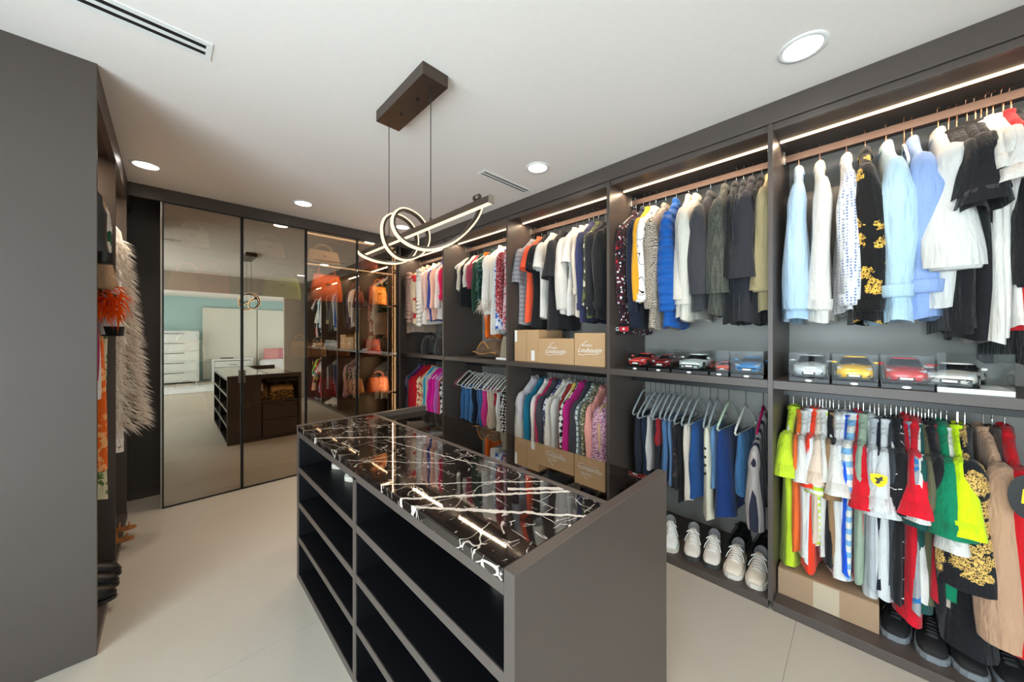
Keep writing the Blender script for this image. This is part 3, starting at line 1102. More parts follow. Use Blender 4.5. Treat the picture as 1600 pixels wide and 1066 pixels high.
G['tees'] = [
    (1231, 888, 'tee', (P, (192, 218, 46)), 'lime green loose tee', 'lime tee', dict(t1=.05, sleeve=.062, slen=.30, out=.03)),
    (1246, 868, 'tee', (P, (240, 108, 44)), 'orange cotton tee', 'orange tee', {}),
    (1253, 872, 'tee', (P, W), 'white tee with hem tag', 'tagged tee', dict(sleeve=.035, slen=.30)),
    (1260, 880, 'tee', (P, (222, 222, 224)), 'pale grey tee', 'pale tee', dict(sleeve=.035)),
    (1268, 896, 'tee', (P, (238, 62, 30)), 'orange-red long tee', 'orange-red tee', dict(t1=.035, sleeve=.035, slen=.34)),
    (1275, 850, 'tee', (P, (222, 200, 180)), 'beige loose tee', 'beige tee', dict(sleeve=.045, slen=.30, out=.02)),
    (1280, 872, 'tee', (P, W), 'white slim tee', 'slim tee', {}),
    (1286, 860, 'tee', ('stripes', (196, 222, 60), (238, 240, 230)), 'neon striped tee', 'striped tee', dict(sleeve=.04, slen=.36)),
    (1292, 885, 'tee', (P, K), 'black slim tee', 'black tee', {}),
    (1298, 880, 'tee', (P, (150, 116, 82)), 'brown cotton tee', 'brown tee', dict(sleeve=.035, slen=.36)),
    (1307, 905, 'polo', (P, W), 'white polo with wide sleeve', 'white polo', dict(t1=.04, sleeve=.046, slen=.31, out=.04)),
    (1318, 912, 'polo', (P, (232, 232, 234)), 'white polo with boxy sleeve', 'boxy polo', dict(t1=.04, sleeve=.048, slen=.30, out=.03)),
    (1326, 902, 'tee', (P, (24, 84, 206)), 'royal blue tee', 'blue tee', dict(t1=.03)),
    (1332, 905, 'tee', ('stripes', W, (120, 170, 210), .6), 'white tee with blue bands', 'banded tee', dict(sleeve=.04, slen=.34)),
    (1340, 912, 'polo', (P, (206, 16, 34)), 'red polo with flared sleeve', 'red polo', dict(t1=.03, sleeve=.055, slen=.36, out=.05)),
    (1349, 915, 'tee', (P, (152, 168, 146)), 'sage green tee', 'sage tee', dict(t1=.03)),
    (1360, 938, 'polo', (P, WB), 'long white polo', 'long polo', dict(t1=.05, sleeve=.062, slen=.37, out=.05)),
    (1368, 925, 'tee', (P, (176, 180, 184)), 'light grey tee', 'grey tee', {}),
    (1375, 925, 'tee', (P, (20, 24, 38)), 'midnight navy tee', 'navy tee', dict(sleeve=.04, slen=.38)),
    (1386, 940, 'tee', (P, WB), 'white tee with yellow shield badge', 'shield tee', dict(t1=.04, sleeve=.045, slen=.34, out=.05)),
    (1396, 920, 'tee', (P, (58, 62, 68)), 'charcoal tee', 'charcoal tee', dict(sleeve=.04, slen=.36)),
    (1405, 945, 'tee', (P, K), 'black cotton tee', 'plain black tee', dict(sleeve=.045, slen=.36)),
    (1413, 950, 'tee', ('lines', K, W, .9), 'black tee with white scribbles', 'scribbled tee', dict(sleeve=.035)),
    (1422, 975, 'polo', (P, (214, 14, 38)), 'crimson polo', 'crimson polo', dict(t1=.05, sleeve=.05, slen=.34, out=.05)),
    (1430, 955, 'tee', ('print', (150, 150, 152), (40, 110, 170), .5), 'grey tee with blue print', 'blue-print tee', {}),
    (1436, 962, 'polo', (P, (196, 18, 36)), 'deep red polo', 'deep-red polo', dict(t1=.035)),
    (1443, 940, 'tee', (P, W), 'bright white tee', 'bright tee', dict(sleeve=.045, slen=.35, out=.03)),
    (1449, 965, 'tee', (P, (22, 76, 70)), 'dark teal tee', 'teal tee', dict(sleeve=.04, slen=.38)),
    (1455, 950, 'tee', (P, (92, 90, 66)), 'olive tee', 'olive tee', {}),
    (1461, 950, 'tee', (P, K), 'jet black tee', 'jet tee', dict(sleeve=.04, slen=.38)),
    (1467, 940, 'tee', (P, (170, 20, 36)), 'wine red tee', 'wine tee', {}),
    (1473, 950, 'tee', (P, (206, 190, 172)), 'sand tee', 'sand tee', dict(sleeve=.04, slen=.40)),
    (1482, 935, 'polo', (P, (0, 122, 84)), 'emerald green polo', 'green polo', dict(t1=.045, sleeve=.064, slen=.38, out=.05)),
    (1492, 865, 'tee', (P, W), 'white tee with long sleeve', 'white tee', dict(sleeve=.045, slen=.43, out=.05)),
    (1510, 850, 'tee', (P, (206, 240, 10)), 'neon yellow tee', 'neon tee', dict(t1=.03, sleeve=.05, slen=.37, out=.05)),
    (1512, 1022, 'sweat', ('baroque', (20, 20, 24), (196, 158, 84), 1.5), 'black sweatshirt with gold scrollwork', 'scrollwork sweatshirt', dict(t1=.085, sleeve=.075, slen=.62, out=.035)),
    (1524, 880, 'tee', (P, (44, 42, 40)), 'faded black tee', 'faded tee', {}),
    (1556, 1008, 'sweat', (P, (182, 144, 116)), 'tan sweatshirt', 'tan sweatshirt', dict(t1=.06, sleeve=.065, slen=.80, out=.05)),
    (1572, 960, 'jacket', (P, (62, 48, 40)), 'dark brown jacket', 'brown jacket', dict(t1=.025, hw=.17, sleeve=.02, slen=.5)),
    (1594, 1000, 'jacket', (P, (194, 14, 26)), 'red racing jacket', 'red jacket', dict(t1=.08, sleeve=.07, slen=.80, out=.05)),
]
G['blazers'] = [
    (973, 522, 'jacket', ('tweed', (26, 24, 30), (96, 30, 38), .6), 'black knit jacket with red stars', 'star jacket', dict(t1=.03, sleeve=.03, slen=.70)),
    (985, 514, 'jacket', (P, (26, 32, 50)), 'navy jacket', 'navy jacket', dict(t1=.04, sleeve=.03, slen=.78)),
    (995, 472, 'sweat', (P, (232, 166, 38)), 'mustard yellow sweatshirt', 'mustard sweatshirt', dict(t1=.03, sleeve=.03, slen=.70)),
    (1005, 472, 'sweat', ('lines', (238, 232, 224), (26, 24, 24), .8), 'white sweatshirt with black scrawl', 'scrawl sweatshirt', dict(t1=.04, sleeve=.045, slen=.70)),
    (1021, 514, 'jacket', ('monogram', (206, 190, 170), (28, 26, 32), 1.2), 'beige and black patterned jacket', 'patterned jacket', dict(t1=.05, sleeve=.05, slen=.74)),
    (1038, 512, 'jacket', ('quilt', (22, 88, 168)), 'blue quilted puffer jacket', 'blue puffer', dict(t1=.05, sleeve=.05, slen=.78, name='puffer_jacket')),
    (1058, 495, 'blazer', (P, (214, 205, 192)), 'cream blazer', 'cream blazer', dict(t1=.045, sleeve=.045, slen=.72)),
    (1072, 500, 'blazer', (P, (206, 202, 190)), 'light stone blazer', 'stone blazer', dict(t1=.05, sleeve=.05, slen=.74)),
    (1094, 486, 'blazer', (P, (58, 58, 62)), 'charcoal wool blazer', 'charcoal blazer', dict(t1=.055, sleeve=.055, slen=.68)),
    (1118, 492, 'blazer', ('dots', (62, 64, 58), (104, 104, 92), 1.6), 'grey textured evening blazer', 'textured blazer', dict(t1=.06, sleeve=.06, slen=.70)),
    (1136, 505, 'blazer', (P, K), 'black slim blazer', 'black blazer', dict(t1=.035)),
    (1148, 498, 'blazer', (P, (34, 36, 44)), 'blue-black blazer', 'blue-black blazer', dict(t1=.04)),
    (1163, 504, 'blazer', (P, (44, 44, 50)), 'dark slate blazer', 'slate blazer', dict(t1=.075, sleeve=.07, slen=.62, out=.02)),
    (1178, 505, 'jacket', (P, (18, 18, 20)), 'black leather jacket', 'leather jacket', dict(t1=.04)),
    (1193, 487, 'sweat', (P, (172, 158, 118)), 'khaki sweatshirt', 'khaki sweatshirt', dict(t1=.04, sleeve=.05, slen=.70)),
]
D = 'denim'
G['pants'] = [
    (988, 765, 'trousers', (P, (34, 36, 48)), 'dark navy trousers', 'navy trousers', dict(t1=.03)),
    (999, 760, 'trousers', (P, (22, 38, 58)), 'ink blue trousers', 'ink trousers', dict(t1=.025)),
    (1007, 740, 'trousers', (P, (206, 200, 196)), 'pale grey trousers', 'pale trousers', dict(t1=.022)),
    (1016, 760, 'trousers', (P, (36, 34, 40)), 'black trousers', 'black trousers', dict(t1=.025)),
    (1023, 700, 'trousers', (P, (160, 30, 40)), 'red trousers', 'red trousers', dict(t1=.02)),
    (1030, 760, 'jeans', (D, (94, 138, 186), (52, 84, 122)), 'light washed jeans', 'washed jeans', dict(t1=.025)),
    (1039, 765, 'jeans', (D, (120, 156, 196), (60, 92, 134)), 'faded blue jeans', 'faded jeans', dict(t1=.02)),
    (1048, 770, 'jeans', ('lines', (34, 34, 38), (90, 70, 66), .7), 'black jeans with brown seams', 'seamed jeans', dict(t1=.022)),
    (1056, 790, 'jeans', (P, (26, 26, 30)), 'black denim jeans', 'black jeans', dict(t1=.022)),
    (1066, 788, 'trousers', (P, (222, 210, 194)), 'cream trousers with dark cuff', 'cream trousers', dict(t1=.025)),
    (1078, 785, 'jeans', (D, (40, 92, 158), (24, 54, 100)), 'mid blue jeans', 'mid-blue jeans', dict(t1=.04)),
    (1096, 818, 'jeans', (P, (226, 220, 196)), 'ivory buttoned jeans', 'ivory jeans', dict(t1=.032)),
    (1108, 770, 'jeans', (D, (124, 166, 206), (76, 112, 156)), 'sky blue jeans', 'sky jeans', dict(t1=.025)),
    (1126, 812, 'jeans', (D, (26, 66, 132), (18, 42, 88)), 'deep blue jeans', 'deep-blue jeans', dict(t1=.06, hw=.17)),
    (1154, 782, 'jeans', (D, (84, 140, 190), (42, 84, 130)), 'frayed light blue jeans', 'frayed jeans', dict(t1=.045)),
    (1181, 798, 'jacket', ('vstripes', (168, 160, 156), (38, 40, 56)), 'grey and navy striped bomber', 'striped bomber', dict(t1=.06, sleeve=.04, slen=.60, name='bomber_jacket', drop=.06)),
]
G['boxesup'] = [
    (808, 507, 'tee', ('stripes', (150, 148, 152), (128, 128, 132), .8), 'grey tee with sleeve stripes', 'grey tee', dict(t1=.045, sleeve=.05, slen=.42)),
    (823, 503, 'tee', (P, (250, 92, 56)), 'coral orange tee', 'coral tee', dict(t1=.035, sleeve=.045, slen=.30)),
    (833, 512, 'tee', (P, K), 'black tee with short sleeve', 'short black tee', dict(t1=.03, sleeve=.04, slen=.32)),
    (843, 497, 'tee', (P, W), 'white boxy tee', 'boxy tee', dict(t1=.04, sleeve=.05, slen=.32)),
    (858, 515, 'tee', (P, (34, 34, 38)), 'black oversized tee', 'oversized tee', dict(t1=.07, sleeve=.06, slen=.42)),
    (878, 490, 'sweat', (P, (212, 206, 198)), 'white knit sweater', 'white sweater', dict(t1=.05, sleeve=.05, slen=.72)),
    (889, 492, 'tee', (P, (216, 212, 206)), 'ivory tee', 'ivory tee', dict(t1=.04, sleeve=.05, slen=.32)),
    (898, 495, 'sweat', (P, (214, 200, 184)), 'oatmeal sweatshirt', 'oatmeal sweatshirt', dict(t1=.03)),
    (905, 503, 'sweat', (P, (52, 56, 92)), 'indigo sweatshirt', 'indigo sweatshirt', dict(t1=.035, slen=.74)),
    (913, 496, 'sweat', ('camo', (96, 104, 62), (60, 62, 48)), 'camouflage sweatshirt', 'camouflage sweatshirt', dict(t1=.03, slen=.70)),
    (924, 494, 'sweat', (P, (34, 34, 38)), 'black ribbed sweatshirt', 'ribbed sweatshirt', dict(t1=.06, sleeve=.05, slen=.70)),
    (940, 497, 'sweat', (P, (28, 27, 28)), 'black heavy sweatshirt', 'heavy sweatshirt', dict(t1=.06, sleeve=.05, slen=.72)),
]
G['boxeslo'] = [
    (799, 672, 'jacket', (P, (212, 207, 198)), 'ivory cropped jacket', 'ivory jacket', dict(t1=.04, sleeve=.05, slen=.54)),
    (813, 690, 'jacket', (P, (216, 204, 212)), 'cream jacket', 'cream jacket', dict(t1=.05, sleeve=.04, slen=.66)),
    (823, 700, 'jacket', (P, (20, 116, 146)), 'teal jacket', 'teal jacket', dict(t1=.025)),
    (833, 700, 'jacket', (P, (238, 226, 218)), 'pale blush jacket', 'blush jacket', dict(t1=.035, slen=.64)),
    (840, 700, 'jacket', (P, (190, 40, 84)), 'raspberry jacket', 'raspberry jacket', dict(t1=.02)),
    (846, 705, 'blazer', (P, (66, 66, 74)), 'charcoal blazer with white trim', 'trimmed blazer', dict(t1=.05, sleeve=.05, slen=.62)),
    (857, 705, 'blazer', ('sequin', (50, 60, 96), (200, 200, 210)), 'navy glitter blazer', 'glitter blazer', dict(t1=.025)),
    (862, 712, 'jacket', (P, (216, 208, 196)), 'white linen jacket', 'linen jacket', dict(t1=.035, slen=.66)),
    (870, 715, 'jacket', (P, (210, 206, 199)), 'snow white jacket', 'snow jacket', dict(t1=.04, slen=.66)),
    (876, 715, 'dress', (P, (146, 44, 40)), 'brick red dress', 'brick dress', dict(t1=.025, hw=.2)),
    (881, 718, 'dress', (P, (224, 190, 84)), 'yellow dress', 'yellow dress', dict(t1=.022, hw=.2)),
    (885, 718, 'jacket', ('check', K, W, .5), 'black and white checked jacket', 'checked jacket', dict(t1=.022)),
    (889, 722, 'jacket', (P, (190, 30, 120)), 'magenta jacket', 'magenta jacket', dict(t1=.025)),
    (897, 722, 'blazer', (P, (58, 58, 66)), 'graphite blazer', 'graphite blazer', dict(t1=.045, sleeve=.05, slen=.64)),
    (907, 728, 'jacket', ('plaid', (206, 214, 206), (110, 120, 118)), 'white plaid tweed jacket', 'plaid jacket', dict(t1=.035, sleeve=.04, slen=.66)),
    (913, 728, 'jacket', ('tweed', (130, 128, 92), (70, 72, 52)), 'olive tweed jacket', 'olive tweed', dict(t1=.025)),
    (921, 730, 'jacket', (P, (238, 164, 150)), 'salmon pink jacket', 'salmon jacket', dict(t1=.03, slen=.66)),
    (935, 738, 'jacket', ('tweed', (222, 166, 190), (120, 70, 100)), 'pink tweed jacket', 'pink tweed', dict(t1=.06, sleeve=.085, slen=.70, out=.03)),
    (945, 745, 'jacket', (P, (214, 174, 138)), 'tan coat with black buttons', 'tan coat', dict(t1=.02, sleeve=.02, name='coat', cat='coat')),
]
G['bagup'] = [
    (706, 458, 'top', ('sequin', (50, 44, 40), (190, 180, 170)), 'black beaded top', 'beaded top', dict(t1=.02)),
    (714, 452, 'top', (P, (226, 210, 190)), 'cream sleeveless top', 'cream top', dict(t1=.03, hw=.2)),
    (721, 478, 'dress', (P, K), 'short black dress', 'black dress', dict(t1=.03, hw=.2)),
    (727, 448, 'top', (P, (232, 220, 206)), 'oat sleeveless top', 'oat top', dict(t1=.025, hw=.2)),
    (732, 450, 'top', (P, (168, 66, 84)), 'rose sleeveless top', 'rose top', dict(t1=.022, hw=.2)),
    (737, 486, 'dress', (P, (34, 68, 52)), 'dark green dress', 'green dress', dict(t1=.03, hw=.18)),
    (744, 528, 'dress', (P, (240, 110, 24)), 'bright orange satin dress', 'orange dress', dict(t1=.018, hw=.12, lean=-.10)),
    (752, 470, 'jacket', ('sequin', (12, 44, 40), (60, 110, 96)), 'emerald sequin jacket', 'sequin jacket', dict(t1=.04, slen=.45)),
    (762, 492, 'coat', (P, (240, 234, 224)), 'white coat with feather cuffs', 'feather-cuff coat', dict(t1=.04, slen=.66, name='coat')),
    (772, 522, 'dress', (P, (234, 230, 220)), 'long white dress', 'white dress', dict(t1=.03, hw=.22)),
    (778, 515, 'dress', ('print', (230, 232, 238), (50, 90, 180)), 'white dress with blue print', 'blue-print dress', dict(t1=.025, hw=.22)),
    (783, 497, 'jacket', ('tweed', (178, 60, 66), (120, 30, 40)), 'red tweed jacket', 'red tweed', dict(t1=.03, slen=.72)),
    (789, 515, 'dress', ('print', (226, 196, 200), (200, 90, 100), 1.5), 'pink floral dress', 'floral dress', dict(t1=.04, hw=.22)),
]
G['baglo'] = [
    (714, 655, 'jeans', (D, (64, 120, 176), (34, 74, 120)), 'flared blue jeans', 'flared jeans', dict(t1=.05)),
    (722, 658, 'jeans', (D, (70, 130, 186), (40, 84, 130)), 'cropped blue jeans', 'cropped jeans', dict(t1=.04)),
    (728, 662, 'jeans', (D, (96, 150, 200), (56, 100, 150)), 'bleached jeans', 'bleached jeans', dict(t1=.035)),
    (733, 660, 'trousers', (P, (20, 34, 50)), 'blue-black trousers', 'blue-black trousers', dict(t1=.025)),
    (738, 665, 'jeans', (D, (74, 112, 164), (40, 66, 106)), 'slate blue jeans', 'slate jeans', dict(t1=.025)),
    (743, 668, 'jeans', (D, (80, 128, 190), (44, 76, 122)), 'cornflower jeans', 'cornflower jeans', dict(t1=.025)),
    (748, 668, 'trousers', (P, (222, 60, 150)), 'hot pink trousers', 'pink trousers', dict(t1=.02)),
    (753, 670, 'trousers', (P, (226, 190, 172)), 'peach trousers', 'peach trousers', dict(t1=.022)),
    (757, 672, 'trousers', (P, (212, 200, 180)), 'stone trousers', 'stone trousers', dict(t1=.022)),
    (761, 672, 'trousers', (P, (206, 190, 168)), 'sand trousers', 'sand trousers', dict(t1=.022)),
    (766, 640, 'trousers', (P, (170, 26, 50)), 'cropped crimson trousers', 'crimson trousers', dict(t1=.02)),
    (771, 678, 'trousers', (P, (236, 234, 232)), 'white trousers', 'white trousers', dict(t1=.03)),
    (777, 680, 'trousers', (P, (28, 28, 32)), 'black pleated trousers', 'pleated trousers', dict(t1=.022)),
    (785, 684, 'trousers', ('check', (238, 234, 228), K, .8), 'black and white checked trousers', 'checked trousers', dict(t1=.045, hw=.19)),
]
G['furup'] = [
    (634, 520, 'coat', (P, (196, 168, 146)), 'long beige fur coat', 'beige fur', dict(t1=.06, sleeve=.05, slen=.70, fur='plain')),
    (642, 498, 'coat', (P, (222, 178, 160)), 'pink pompom fur coat', 'pompom coat', dict(t1=.05, sleeve=.05, slen=.62, fur='pom')),
    (650, 506, 'coat', ('print', (232, 202, 166), (190, 40, 50), .35), 'cream coat with red marks', 'red-marked coat', dict(t1=.05, sleeve=.05, slen=.64)),
    (659, 506, 'coat', (P, (240, 232, 222)), 'white pompom fur coat', 'white pompom', dict(t1=.045, sleeve=.045, slen=.64, fur='pom')),
    (667, 500, 'jacket', (P, (226, 184, 172)), 'dusty pink jacket', 'dusty jacket', dict(t1=.03)),
    (673, 502, 'jacket', (P, (40, 62, 140)), 'cobalt blue jacket', 'cobalt jacket', dict(t1=.03)),
    (678, 500, 'jacket', (P, (226, 178, 160)), 'peach jacket', 'peach jacket', dict(t1=.03)),
    (684, 498, 'jacket', (P, (232, 220, 212)), 'shell white jacket', 'shell jacket', dict(t1=.03)),
    (690, 472, 'jacket', (P, (222, 30, 84)), 'hot pink jacket', 'hot-pink jacket', dict(t1=.03, slen=.5)),
]
G['furlo'] = [
    (634, 640, 'jacket', ('sequin', (70, 110, 140), (160, 110, 130)), 'blue sequin jacket', 'blue sequin', dict(t1=.04, sleeve=.04)),
    (640, 640, 'jacket', (P, (110, 24, 90)), 'plum jacket', 'plum jacket', dict(t1=.025)),
    (645, 642, 'coat', (P, (206, 16, 40)), 'scarlet coat', 'scarlet coat', dict(t1=.04, sleeve=.04, name='coat')),
    (651, 645, 'coat', (P, (196, 20, 34)), 'cherry red coat', 'cherry coat', dict(t1=.04, sleeve=.04, name='coat')),
    (657, 645, 'jacket', ('print', (240, 206, 160), (196, 50, 60), 1.2), 'cream floral jacket', 'floral jacket', dict(t1=.03)),
    (662, 645, 'dress', (P, (40, 166, 206)), 'turquoise dress', 'turquoise dress', dict(t1=.03, hw=.2)),
    (666, 645, 'dress', (P, (206, 196, 190)), 'mist grey dress', 'mist dress', dict(t1=.022, hw=.2)),
    (671, 648, 'dress', (P, (214, 14, 150)), 'fuchsia dress', 'fuchsia dress', dict(t1=.035, hw=.2)),
    (676, 650, 'dress', (P, (226, 30, 160)), 'neon pink dress', 'neon dress', dict(t1=.03, hw=.2)),
    (681, 650, 'dress', (P, (196, 110, 190)), 'lilac dress', 'lilac dress', dict(t1=.03, hw=.2)),
    (685, 650, 'dress', (P, (206, 60, 90)), 'rose dress', 'rose dress', dict(t1=.022, hw=.2)),
    (689, 655, 'dress', ('check', (230, 230, 230), K, .4), 'black and white dress', 'monochrome dress', dict(t1=.03, hw=.2)),
]
RY = {'dress': (POST[0][1], POST[1][0]), 'tees': (POST[0][1], POST[1][0]), 'blazers': (POST[1][1], POST[2][0]), 'pants': (POST[1][1], POST[2][0]),
      'boxesup': (POST[2][1], POST[3][0]), 'boxeslo': (POST[2][1], POST[3][0]), 'bagup': (POST[3][1], POST[4][0]), 'baglo': (POST[3][1], POST[4][0]),
      'furup': (POST[4][1], POST[5][0]), 'furlo': (POST[4][1], POST[5][0])}
PLACED = {}
for rail, rows in G.items():
    nz, words, hk, hb = RAILS[rail]
    lo, hi = RY[rail]
    for i, (u, v, kind, pat, desc, short, op) in enumerate(rows):
        op = dict(op)
        fx = 2.45 if kind in ('trousers', 'jeans', 'dress', 'top') else 2.42
        p = onX(u, v, fx)
        y = min(max(p.y, lo + .03), hi - .03)
        nzz = nz - op.pop('drop', 0) + rnd.uniform(-.014, .010)
        L = max(.3, nzz - p.z)
        prv = rows[i - 1][5] if i else 'post'
        nxt = rows[i + 1][5] if i + 1 < len(rows) else 'post'
        lab = uniq([f'{desc} between {prv} and {nxt}, {words}', f'{desc} next to {prv}, {words}', f'{desc}, {words}'])
        mat = fabric(pat[0], pat[1], pat[2] if len(pat) > 2 else None, pat[3] if len(pat) > 3 else 1.0)
        fur = op.pop('fur', None)
        t0 = min(.026, op.get('t1', .028))
        op.setdefault('t1', .028)
        rz = R(rnd.uniform(-5, 5)) if rail not in ('dress',) else R(rnd.uniform(2, 9))
        seed = sum(map(ord, rail)) + i * 17
        grp = 'garments on the ' + words
        g = garment(kind, mat, lab, (2.64 + rnd.uniform(-.012, .012), y, nzz), L, t0=t0, seed=seed, rz=rz, group=grp, **op)
        PLACED[(rail, i)] = g
        if fur == 'pom':
            pm = MB()
            rr = random.Random(seed)
            for side in (-1,):
                for k in range(int(L / .055)):
                    z = -.10 - k * .055
                    rings = []
                    for q in range(5):
                        ph = -PI / 2 + PI * q / 4
                        rings.append(ell(side * .255, 0, z + .030 * math.sin(ph), max(.03 * math.cos(ph), .002) * 1.6, max(.05 * math.cos(ph), .002), 10))
                    pm.loft(rings)
            build('pompom_trim', pm, mat, g, True)
        tr = kind in ('trousers', 'jeans')
        hl = uniq([f'hanger carrying the {desc} between {prv} and {nxt}', f'hanger carrying the {desc}, {words}', f'clothes hanger carrying the {desc} near {prv}, {words}'])
        hbm = M[hb]
        if rail == 'pants' and i == len(rows) - 1:
            hbm = M['hang_magenta']
        elif rail == 'pants' and i in (13, 14):
            hbm = M['hang_mint'] if i == 13 else M['hang_white']
        elif rail == 'baglo' or rail == 'furlo':
            hbm = M['hang_white']
        hanger((2.64, y, nzz + .008 + (.06 if 'name' in op and op['name'] == 'bomber_jacket' else 0)), hl, 'p', tr, M[hk], hbm, rz)
# hangers without clothes
for rail, u, body, lab in (('baglo', 705, 'hang_white', 'empty white hanger hanging ahead of the flared jeans'), ('baglo', 708, 'hang_red', 'empty dark red hanger beside an empty white one'),
                           ('bagup', 703, 'hang_white', 'empty white hanger next to the black beaded top'), ('bagup', 709, 'hang_white', 'empty white hanger behind the cream sleeveless top'),
                           ('dress', 1418, 'hang_white', 'empty white hanger between icy blue and periwinkle shirts'), ('blazers', 969, 'hang_white', 'empty white hanger beside the star jacket near the post')):
    p = onX(u, 500, 2.45)
    lo, hi = RY[rail]
    hanger((2.64, min(p.y, hi - .02), RAILS[rail][0] + .008), lab, 'p', True, M[RAILS[rail][2]], M[body], R(rnd.uniform(-6, 6)))


# ------------------------------------------------------------------ marks and lettering
def text_mesh(txt, size, shear=0.0):
    cu = bpy.data.curves.new('lettering', 'FONT')
    cu.body, cu.size, cu.shear = txt, size, shear
    cu.align_x = 'CENTER'
    cu.resolution_u = 3
    o = bpy.data.objects.new('lettering', cu)
    COL.objects.link(o)
    dg = bpy.context.evaluated_depsgraph_get()
    me = bpy.data.meshes.new_from_object(o.evaluated_get(dg))
    bpy.data.objects.remove(o)
    me.materials.clear()
    return me


def text_part(txt, size, mat, parent, loc, rot, shear=0.0, name='lettering'):
    o = link(name, text_mesh(txt, size, shear), mat, parent, loc)
    o.rotation_euler = rot
    return o


TOWARD_AISLE = (PI / 2, 0, -PI / 2)          # flat print whose face looks towards -X, upright


def poly_plate(name, pts, x, mat, parent, th=.0015):
    """flat plate in the plane x = const (faces -X); pts are (y, z)"""
    a = [(x, y, z) for y, z in pts]
    b = [(x + th, y, z) for y, z in pts]
    return build(name, MB().loft([a, b]), mat, parent)


def star(cy, cz, r):
    return [(cy + (r if k % 2 == 0 else r * .4) * math.sin(PI * k / 5), cz + (r if k % 2 == 0 else r * .4) * math.cos(PI * k / 5)) for k in range(10)]


YEL = plain('badge_yellow', srgb(252, 212, 0), .6)
BLK = M['black']
g = PLACED[('tees', 19)]
sh = [(-.034, .030), (0, .036), (.034, .030), (.033, -.004), (.018, -.030), (0, -.040), (-.018, -.030), (-.033, -.004)]
bd = poly_plate('shield_badge', [(y * .8, z * .8 - .215) for y, z in sh], -.342, YEL, g)
horse = [(-.016, -.022), (-.008, -.010), (-.012, .002), (-.020, .006), (-.014, .012), (-.002, .010), (.006, .018), (.012, .024), (.018, .018), (.014, .008), (.020, .000), (.010, -.002), (.004, -.012), (.010, -.024), (.002, -.018), (-.006, -.026)]
poly_plate('horse_mark', [(-y * .75, z * .75 - .213) for y, z in horse], -.3432, BLK, bd, .0008)
g = PLACED[('tees', len(G['tees']) - 1)]
pt = poly_plate('sleeve_patch', [(.045 * math.cos(a), .085 * math.sin(a) - .19) for a in [2 * PI * k / 20 for k in range(20)]], -.305, BLK, g)
poly_plate('patch_mark', [(-.012, -.17), (.010, -.16), (.014, -.215), (-.006, -.22)], -.3062, YEL, pt, .0008)
g = PLACED[('blazers', 0)]
hb_ = build('hem_band', MB().box(-.262, -.20, -.085, .03, -.92, -.875), plain('dark_knit_band', srgb(24, 24, 30), .8), g, bevel=.003)
text_part('G', .04, M['paper'], hb_, (-.2645, .012, -.911), TOWARD_AISLE)
rb = plain('red_knit', srgb(190, 36, 44), .8)
pl = poly_plate('red_panel', [(-.08, -.915), (-.005, -.915), (-.005, -.882), (-.08, -.882)], -.2648, rb, hb_, .001)
poly_plate('star_mark', star(-.04, -.898, .013), -.2662, M['paper'], hb_, .0008)
for z in (-.30, -.40):
    poly_plate('star_mark', star(0, z, .018), -.292, rb, g, .001)

for k in range(4):
    build('button', MB().cyl((-.134, .004, -.30 - .055 * k), (1, 0, 0), .009, .006, 12), M['bronze'], PLACED[('pants', 11)])
for k in range(2):
    build('button', MB().cyl((-.15, -.034, -.30 - .10 * k), (0, 1, 0), .016, .008, 14), BLK, PLACED[('boxeslo', len(G['boxeslo']) - 1)])

# ------------------------------------------------------------------ cardboard boxes


def carton(label, x0, x1, y0, y1, z0, z1, group, logo=False, tags=False, old=False):
    t = thing('cardboard_box', label, 'box', (x0, (y0 + y1) / 2, z0), group)
    w, d, h = y1 - y0, x1 - x0, z1 - z0
    mt = M['card_old'] if old else M['card']
    b = build('carton', MB().box(0, d, -w / 2, w / 2, 0, h - .003), mt, t, bevel=.004)
    for s in (-1, 1):
        bx('flap', .002 if s < 0 else d / 2 + .0015, d / 2 - .0015 if s < 0 else d - .002, -w / 2 + .002, w / 2 - .002, h - .003, h, mt, t, .0008)
    bx('tape', -.0012, .0, -w / 2 + .02, w / 2 - .02, h * .46, h * .46 + .0008, M['tape'], t, 0) if False else None
    if logo:
        lg = text_part('Christian', .028, M['paper'], t, (-.0022, .03, h * .60), TOWARD_AISLE, .35, 'logo_print')
        text_part('Louboutin', .052, M['paper'], t, (-.0022, -.0, h * .42), TOWARD_AISLE, .45, 'logo_print')
        st = MB()
        st.tube([(-.002, .06 - .11 * k / 10 - .0, h * .42 + .09 * math.sin(PI * (.2 + k / 14))) for k in range(5)], .0022, 5)
        st.tube([(-.002, .10, h * .36), (-.002, .06, h * .33), (-.002, .0, h * .37), (-.002, -.05, h * .36), (-.002, -.09, h * .40)], .002, 5)
        build('logo_flourish', st, M['paper'], t)
    if tags:
        bx('shipping_label', -.0012, 0, w / 2 - .035, w / 2 - .006, h * .62, h - .004, M['paper'], t, 0)
        bx('shipping_label', -.0012, 0, -w / 2 + .045, -w / 2 + .085, .015, h * .36, M['paper'], t, 0)
        bx('folded_seam', -.002, 0, -.01, -.004, .01, h - .01, M['card_old'], t, 0)
    if old:
        bx('tape_strip', -.0012, 0, -.055, .045, .004, h - .004, M['tape'], t, 0)
    return t


cg = 'cardboard boxes on the closet shelf'
carton('tall brown cardboard box with white shipping labels on the shelf', 2.345, 2.70, 2.035, 2.336, ZS, 1.525, cg, tags=True)
carton('brown cardboard box with white script logo beside the tall box', 2.332, 2.66, 1.646, 2.026, ZS, 1.448, cg, logo=True)
carton('brown cardboard box with white script logo beside the closet post', 2.332, 2.66, 1.362, 1.640, ZS, 1.492, cg, logo=True)
carton('wide worn cardboard box with tape under the hanging tees', 2.40, 2.80, -.055, .332, ZB, .19, None, old=True)


